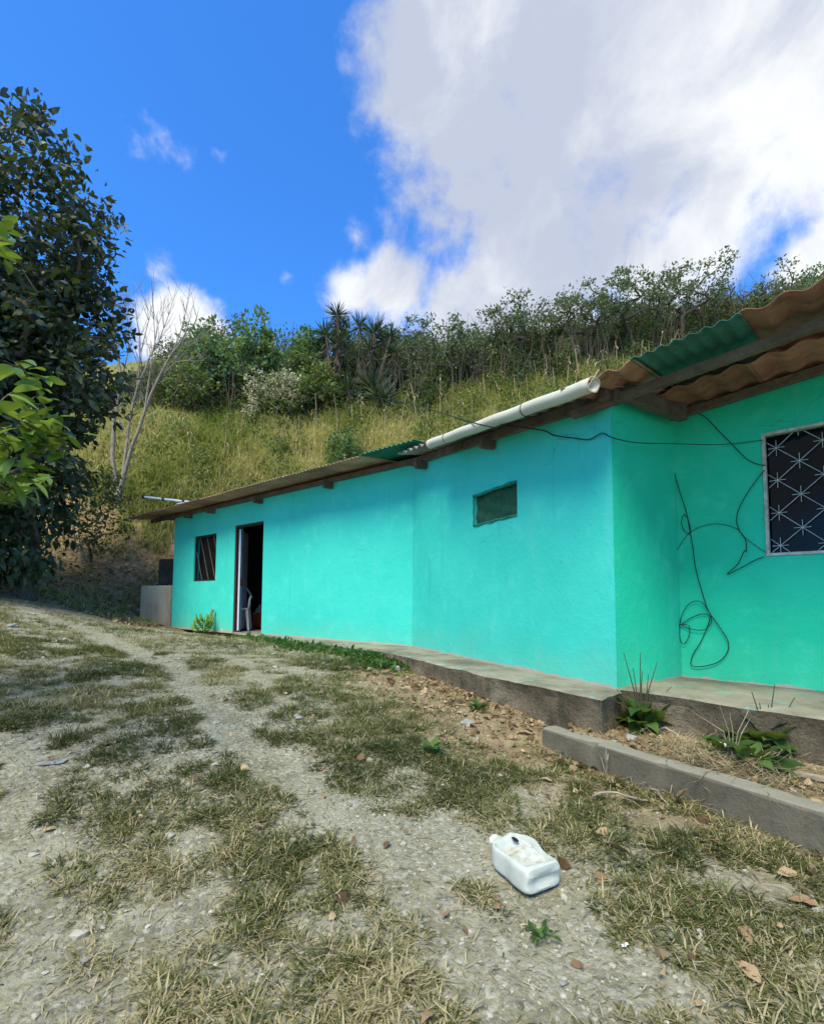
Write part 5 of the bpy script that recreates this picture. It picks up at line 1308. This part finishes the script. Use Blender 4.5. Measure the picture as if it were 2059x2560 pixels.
# scraps of printed foil and paper
def scrap(label, px, py, sz, seed, mat='paper', up=.02, tilt=.6):
    q_ = np.random.default_rng(seed); V = []
    for i in range(8):
        for j in range(6): u, v = i / 7 - .5, j / 5 - .5; V.append([u * sz, v * sz * .6, .3 * sz * abs(math.sin(u * 5 + seed)) + .12 * sz * math.sin(v * 7 + u * 4) + .01 * q_.normal() * sz])
    o = MB().add(V, [[i * 6 + j, (i + 1) * 6 + j, (i + 1) * 6 + j + 1, i * 6 + j + 1] for i in range(7) for j in range(5)]).obj('litter_scrap', mat, None); P = G(px, py, up); o.location = tuple(P); o.rotation_euler = (tilt, .2, seed); tag(o, label, 'wrapper')
scrap('crumpled white wrapper on the kerb end', 1500, 1830, .09, 1, 'paper', .03, .9); scrap('white paper scrap lying in the bed under the leafy plant', 1800, 1870, .07, 2, 'paper', .01, .2); scrap('tiny white scrap on the gravel beside the jug', 1563, 2372, .022, 3, 'paper', .004, .1)

# ------------------------------------------------------------------ plants by the porch
wl_ = [curved_leaf('leaf', 'weed_leaf', t_, 8, .62, d_, .3, .03) for t_, d_ in ((.1, .5), (.35, .7), (.6, .4), (.8, .6))]
def plant(label, px, py, zb, n_l, L, spikes, spread, name='broadleaf_weed', group='leafy weeds by the porch'):
    P = at_z(px, py, zb); t = thing(name, label, 'weed', P, 0, group)
    for i in range(n_l):
        a = i * 2.4 + rng.normal() * .4; lo = ob('leaf', wl_[i % 4], t); r_ = rng.random()
        lo.location = (math.cos(a) * spread * r_ * .7, math.sin(a) * spread * r_ * .7, (.01 + 1.1 * L * rng.random() * (1 - .5 * r_))); lo.rotation_euler = (rng.normal() * .3, -R(10 + 65 * rng.random()), a); s_ = L * 1.45 * (.6 + .6 * rng.random()); lo.scale = (s_, s_, s_)
    for (dx, h, ln) in spikes:
        q_ = [np.array([dx * .3, 0, 0]), np.array([dx * .7, .01, h * .5]), np.array([dx + ln, .0, h])]; MB().tube(q_, [.0035, .004, .002], 5).obj('flower_spike', 'spike', t)
plant('broad-leaved weed with tall green spikes at the wall corner', 1605, 1825, -.235, 34, .11, [(-.06, .50, -.05), (-.03, .40, -.02), (0, .50, 0), (.0, .38, .01), (.05, .36, .0), (.06, .44, .05), (.1, .28, .1), (-.1, .26, -.06)], .1)
plant('wide broad-leaved weed with spikes at the porch right end', 1925, 1880, -.235, 44, .10, [(-.05, .33, -.04), (-.03, .27, -.02), (0, .26, 0), (.02, .37, .02), (.09, .30, .06)], .16)
plant('bright low weed with rounded leaves behind the kerb', 1800, 1890, -.235, 16, .075, [], .1)
plant('bright low weed under the wide spiky weed', 1890, 1920, -.235, 16, .08, [], .1)
plant('small weed sprouting at the foot of the step', 1195, 1780, -.24, 22, .045, [], .05)
plant('low broad leaves in the grass left of the kerb', 1080, 1885, -.32, 16, .05, [], .07)
plant('tiny green seedling cluster below the jug', 1352, 2350, -.45, 26, .016, [], .06)
plant('dull broad-leaved weed filling the corner right of the porch plant', 2010, 1870, -.235, 24, .085, [], .14)
for (px, py, h, lab) in [(1830, 1905, .30, 'thin pale dried weed stem in the bed behind the kerb'), (1515, 1945, .17, 'pale dried grass clump in front of the kerb')]:
    P = G(px, py, 0); mb = MB()
    for k_ in range(6): a = rng.normal() * .35; mb.tube([np.zeros(3), np.array([a * .3 * h, rng.normal() * .02, h * .55]), np.array([a * h, rng.normal() * .04, h * (.75 + .3 * rng.random())])], [.003, .0025, .0012], 4)
    o = mb.obj('dried_weed', 'twig'); o.location = tuple(P); tag(o, lab, 'weed')

# ------------------------------------------------------------------ bananas
P = at_z(512, 1580, -.02); bn = thing('banana_bunch', 'green banana bunch leaning against the turquoise wall by the door', 'bananas', P, 0)
st = np.array([np.array(at_y(532, 1524, P[1] + .12) - P), ]); top = st[0]
ax = top / np.linalg.norm(top)
MB().tube([top * .1 + [0, 0, .06], top * .55, top * .9, top], [.035, .03, .026, .032], 9).obj('stalk', 'banana_stalk', bn, True)
def banana_mesh():
    Q = []; r_ = []
    for f in np.linspace(0, 1, 9): Q.append(np.array([.17 * f, 0, .055 * (1 - (2 * f - 1) ** 2) * -1 + .05 * f])); r_.append(.017 * (math.sin(math.pi * (f * .86 + .09)) ** .6))
    return MB().tube(Q, r_, 8).mesh('banana', 'banana_skin', True)
bmz = banana_mesh()
for ring in range(5):
    for k_ in range(8):
        a = k_ / 8 * 6.28 + ring * .4; f = ring / 4; side = np.array([math.cos(a), math.sin(a) * .8, 0]); o = ob('banana', bmz, bn)
        d = Vector(side * (.95 - .2 * f) + np.array([-.05, 0, .12 + .42 * f])); o.location = tuple(np.array([-.05 + .05 * f, -.03, .045 + .17 * f]) + side * .05)
        o.rotation_euler = d.to_track_quat('X', 'Z').to_euler(); s_ = .85 + .2 * rng.random(); o.scale = (s_, s_ * .95, s_ * .95)

# ------------------------------------------------------------------ inside the door: chair and crate
P = at_z(612, 1577, 0.); ch = thing('plastic_chair', 'white plastic armchair just inside the open door', 'chair', (P[0] - .22, P[1] + .20, 0), R(12))
mb = MB(); Q = []
bevel(MB().box((0, 0, .42), (.44, .42, .03)).obj('seat', 'white_plastic', ch), .012)
for sx in (-1, 1):
    for sy in (-1, 1): MB().tube([np.array([sx * .19, sy * .18, .41]), np.array([sx * .235, sy * .22, 0.004])], [.03, .022], 6).obj('leg', 'white_plastic', ch)
    MB().tube([np.array([sx * .22, -.19, .42]), np.array([sx * .24, -.19, .60]), np.array([sx * .25, -.14, .645]), np.array([sx * .25, .1, .65]), np.array([sx * .23, .22, .66])], [.02, .02, .022, .022, .02], 7).obj('armrest', 'white_plastic', ch, True)
bk_ = MB().tube([np.array([-.2, .2, .42]), np.array([-.21, .26, .7]), np.array([-.13, .28, .82]), np.array([0, .29, .84]), np.array([.13, .28, .82]), np.array([.21, .26, .7]), np.array([.2, .2, .42])], .018, 7).obj('backrest', 'white_plastic', ch, True)
for x_ in (-.11, -.04, .04, .11): MB().tube([np.array([x_, .21, .43]), np.array([x_, .28, .81])], .016, 6).obj('slat', 'white_plastic', bk_)
P = at_z(646, 1571, 0.); cr_ = thing('crate', 'orange-red plastic crate on the floor inside the doorway', 'crate', (P[0] + .05, P[1] + .1, 0), R(-30))
mb = MB()
for (c, s_) in (((0, -.145, .17), (.40, .012, .30)), ((0, .145, .17), (.40, .012, .30)), ((-.194, 0, .17), (.012, .278, .30)), ((.194, 0, .17), (.012, .278, .30)), ((0, 0, .025), (.376, .278, .01))): mb.box(c, s_)
mb.obj('body', 'red_plastic', cr_)
mb = MB(); mb.box((0, -.155, .31), (.43, .012, .03)).box((0, .155, .31), (.43, .012, .03)).box((-.208, 0, .31), (.012, .298, .03)).box((.208, 0, .31), (.012, .298, .03)); mb.obj('rim', 'red_plastic', cr_)
V = []
for i in range(15):
    for j in range(12): u, v = i / 14 - .5, j / 11 - .5; V.append([P[0] + .05 + u * .34, P[1] + .1 + v * .24, .28 + .22 * max(0, 1 - 3.2 * (u * u + v * v)) + .05 * math.sin(u * 14 + 1) * math.sin(v * 12)])
tag(MB().add(V, [[i * 12 + j, (i + 1) * 12 + j, (i + 1) * 12 + j + 1, i * 12 + j + 1] for i in range(14) for j in range(11)]).obj('cloth_bundle', 'pale_cloth', None, True), 'pale crumpled bundle on top of the orange-red crate', 'cloth')

def smooth_path(P, n_=8):
    P = np.asarray(P, float); Q = []
    E_ = np.concatenate([[2 * P[0] - P[1]], P, [2 * P[-1] - P[-2]]])
    for i in range(1, len(E_) - 2):
        a, b_, c, d = E_[i - 1], E_[i], E_[i + 1], E_[i + 2]
        for k_ in range(n_):
            t = k_ / n_; Q.append(.5 * ((2 * b_) + (c - a) * t + (2 * a - 5 * b_ + 4 * c - d) * t * t + (3 * b_ - a - 3 * c + d) * t ** 3))
    return np.array(Q + [P[-1]])
# ------------------------------------------------------------------ plastic jug
ja, jb = at_z(1240, 2140, -.40), at_z(1345, 2232, -.42)
jc = (ja + jb) / 2; jd = (jb - ja); jr = math.atan2(jd[1], jd[0])
jz = float(gz(jc[0], jc[1]))
jug = thing('plastic_jug', 'translucent white plastic jug lying on its side on the gravel', 'jug', (jc[0] + .015, jc[1], jz + .004), jr); jug.scale = (.88, .86, .72)
# local x runs from the neck (-) to the base (+); y+ is the handle side
key = [(-.155, .024, .024, .088), (-.137, .026, .026, .088), (-.130, .042, .034, .082), (-.115, .062, .046, .074), (-.09, .080, .056, .068), (-.06, .091, .063, .0665), (-.02, .096, .066, .0665), (.05, .098, .0665, .0665), (.11, .097, .066, .0665), (.132, .094, .063, .0665), (.142, .086, .056, .0665), (.145, .07, .044, .0665), (.141, .05, .03, .0665), (.139, .02, .012, .0665), (.139, .0005, .0005, .0665)]
kx = [-.155, -.146, -.137, -.130, -.122, -.115, -.102, -.09] + list(np.arange(-.08, .131, .009)) + [.136, .142]
prof = [tuple(np.interp(x_, [q_[0] for q_ in key[:11]], [q_[m_] for q_ in key[:11]]) for m_ in range(4)) for x_ in kx] + key[11:]
K_ = 60; V = []; dirt = []
for (x_, hw, hh, zc) in prof:
    for j in range(K_):
        a = 2 * math.pi * j / K_; c_, s_ = math.cos(a), math.sin(a); e_ = .36 if (hw > .05 or x_ > .1) else .8
        y_ = hw * math.copysign(abs(c_) ** e_, c_); z_ = zc + hh * math.copysign(abs(s_) ** e_, s_); dr = 0.
        if s_ > .3 and x_ < .14:
            fy = float(sstep(.86, .70, abs(y_) / hw)); fx = float(sstep(-.092, -.072, x_) * sstep(.122, .104, x_)); fy2 = float(sstep(.88, .62, y_ / hw)) if x_ < -.0 else fy
            dd = fx * fy * min(1, fy2 + .2); z_ -= (.044 + .006 * math.sin(x_ * 55 + y_ * 30) + .004 * math.sin(y_ * 90)) * dd; dr = float(sstep(.75, 1., dd))
        if s_ > 0:
            gb = float(sstep(.05, .55, y_ / hw) * sstep(-.135, -.105, x_) * sstep(.075, .0, x_)); z_ += .030 * gb * (.4 + .6 * s_)
        y_ -= min(1, hw / .09) ** 2 * math.copysign(.017 * math.exp(-((x_ - .03 - .03 * math.copysign(1, c_)) / .045) ** 2) * max(0, abs(c_) - .3), c_)
        z_ += .004 * math.sin(x_ * 31 + y_ * 22) * (s_ > 0) * (x_ < .135)
        if x_ > .12: x_2 = x_ + .006 * math.exp(-((z_ - .088) / .012) ** 2) - .004 * math.exp(-((z_ - .06) / .02) ** 2)
        else: x_2 = x_
        V.append([x_2, y_, max(z_, .0005)]); dirt.append(dr)
n_ = len(prof)
Fq = [[i * K_ + j, i * K_ + (j + 1) % K_, (i + 1) * K_ + (j + 1) % K_, (i + 1) * K_ + j] for i in range(n_ - 1) for j in range(K_)]
bd = ob('body', mesh_np('body', np.array(V), np.array(Fq), 'jug_plastic', 'auto', np.array(dirt)), jug)
MB().lathe([(.0005, .002), (.013, .002), (.0155, -.001), (.016, -.006)], 16, np.array(Matrix.Translation((-.062, .026, .139)) @ Matrix.Rotation(R(38), 4, 'X') @ Matrix.Diagonal((1.35, .5, 1, 1)))).obj('grip_shade_disc', 'hole_shade', bd)  # dark disc laid on the grip, painted shade in place of an opening
MB().lathe([(.0005, .026), (.026, .026), (.0285, .022), (.0285, 0), (.026, -.002)], 20, np.array(Matrix.Translation((-.152, 0, .085)) @ Matrix.Rotation(R(-90), 4, 'Y'))).obj('cap', 'jug_cap', jug, False)

# ------------------------------------------------------------------ cables
def cable(label, P, r_, n_=8, taper=None):
    Q = smooth_path(P, n_); r_ = np.linspace(r_, taper, len(Q)) if taper else r_
    return tag(MB().tube(Q, r_, 5).obj('cable', 'cable', None, True), label, 'cable')
lw = np.linspace(0, 1, 7)
far = [at_y(px, py, y) for px, py, y in [(120, 800, 15.5), (297, 843, 14.5), (480, 889, 13.2), (682, 942, 11.6), (835, 974, 10.2), (1025, 1010, 8.2)]]
near = [RW.hit(1190, 1059, .45), RW.hit(1262, 1063, .30), RW.hit(1356, 1076, .05), RW.hit(1384, 1088, .02), RW.hit(1440, 1096, .02), RW.hit(1473, 1098, .02), RW.hit(1505, 1083, .02), RW.hit(1530, 1094, .02)]
rest = [FW.hit(1587, 1106, .75), FW.hit(1675, 1109, .4), FW.hit(1801, 1111, .06), FW.hit(1907, 1100, .02)]
cable('long black cable sagging across the hillside to the green wall', far + near + rest, .008, taper=.0025)
def fwp(pts, e=.018): return [FW.hit(px, py, e) for px, py in pts]
def r4(P): return [(1450 + x_ / 2.847, 700 + y_ / 2.847) for x_, y_ in P]
def r5(P): return [(1450 + x_ / 2.847, 1350 + y_ / 2.847) for x_, y_ in P]
drop = r4([(615, 1000), (625, 1100), (650, 1280), (690, 1450), (750, 1640), (775, 1760), (800, 1900)]) + r5([(800, 60), (820, 200), (860, 350), (910, 500), (990, 620), (1050, 720), (1045, 800), (980, 870), (860, 902), (790, 890), (800, 820), (860, 720), (910, 600), (920, 540), (860, 528), (780, 560), (715, 605)])
cable('dark cable hanging from the rafter to a tangle low on the green wall', fwp(drop), .0034)
knot = r5([(718, 590), (680, 500), (655, 380), (648, 250), (670, 120), (720, 20)]) + r4([(780, 1800), (860, 1755), (960, 1735), (1060, 1750), (1125, 1780), (1180, 1840), (1260, 1900), (1320, 1940)])
cable('thin cable arcing from the tangle up to the window corner', fwp(knot, .014), .0022)
tang = r5([(560, 712), (620, 650), (700, 605), (770, 610), (775, 680), (735, 742), (708, 690), (715, 560), (760, 470), (820, 435), (880, 460), (935, 560), (900, 630), (840, 642), (770, 628), (700, 600), (630, 640), (575, 712)])
cable('looped knot of dark cable low on the green wall', fwp(tang, .024), .003)
loopc = r4([(830, 945), (900, 985), (990, 1080), (1090, 1180), (1180, 1270), (1260, 1310), (1320, 1320)])
cable('dark cable slanting from the rafter end to the window frame', fwp(loopc, .02), .0032)
lc2 = r4([(1310, 1350), (1220, 1470), (1140, 1600), (1112, 1700), (1130, 1780), (1175, 1850), (1180, 1930)]) + r5([(1165, 80), (1120, 170), (1045, 243), (1140, 200), (1240, 145), (1310, 120)])
cable('dark cable bowing out beside the grille window and back to its sill', fwp(lc2, .022), .0034)
ring = r4([(760, 1690), (735, 1670), (720, 1720), (735, 1780), (770, 1805), (782, 1770), (765, 1700)])
cable('small loop of cable halfway down the hanging cable', fwp(ring, .026), .003)
cable('cable running from the dark tree to the roof tip', [at_y(150, 1262, 11.5), at_y(230, 1280, 10.6), LW.hit(300, 1300, .55), LW.p(-1.15, .5, 2.44)], .010)
# antenna bar on the eave
an = thing('antenna', 'pale metal antenna bar sticking out over the far roof edge', 'antenna', LW.p(.75, .3, 2.49)); a0 = np.array(an.location)
q0, q1 = at_y(357, 1242, 9.6) - a0, at_y(482, 1256, 9.3) - a0
MB().tube([q0, q1], .022, 8).obj('boom', 'antenna_metal', an)
for f in (.02, .42, .82): c = q0 + (q1 - q0) * f; MB().box(c, (.05, .06, .06)).obj('clamp', 'black_iron', an)
MB().tube([q0 + (q1 - q0) * .82, np.array([0, 0, 0.])], .015, 7).obj('mast', 'antenna_metal', an); MB().tube([q0 + (q1 - q0) * .75 + [0, -.12, -.08], q0 + (q1 - q0) * .95 + [0, .12, .05]], .008, 6).obj('element', 'antenna_metal', an)
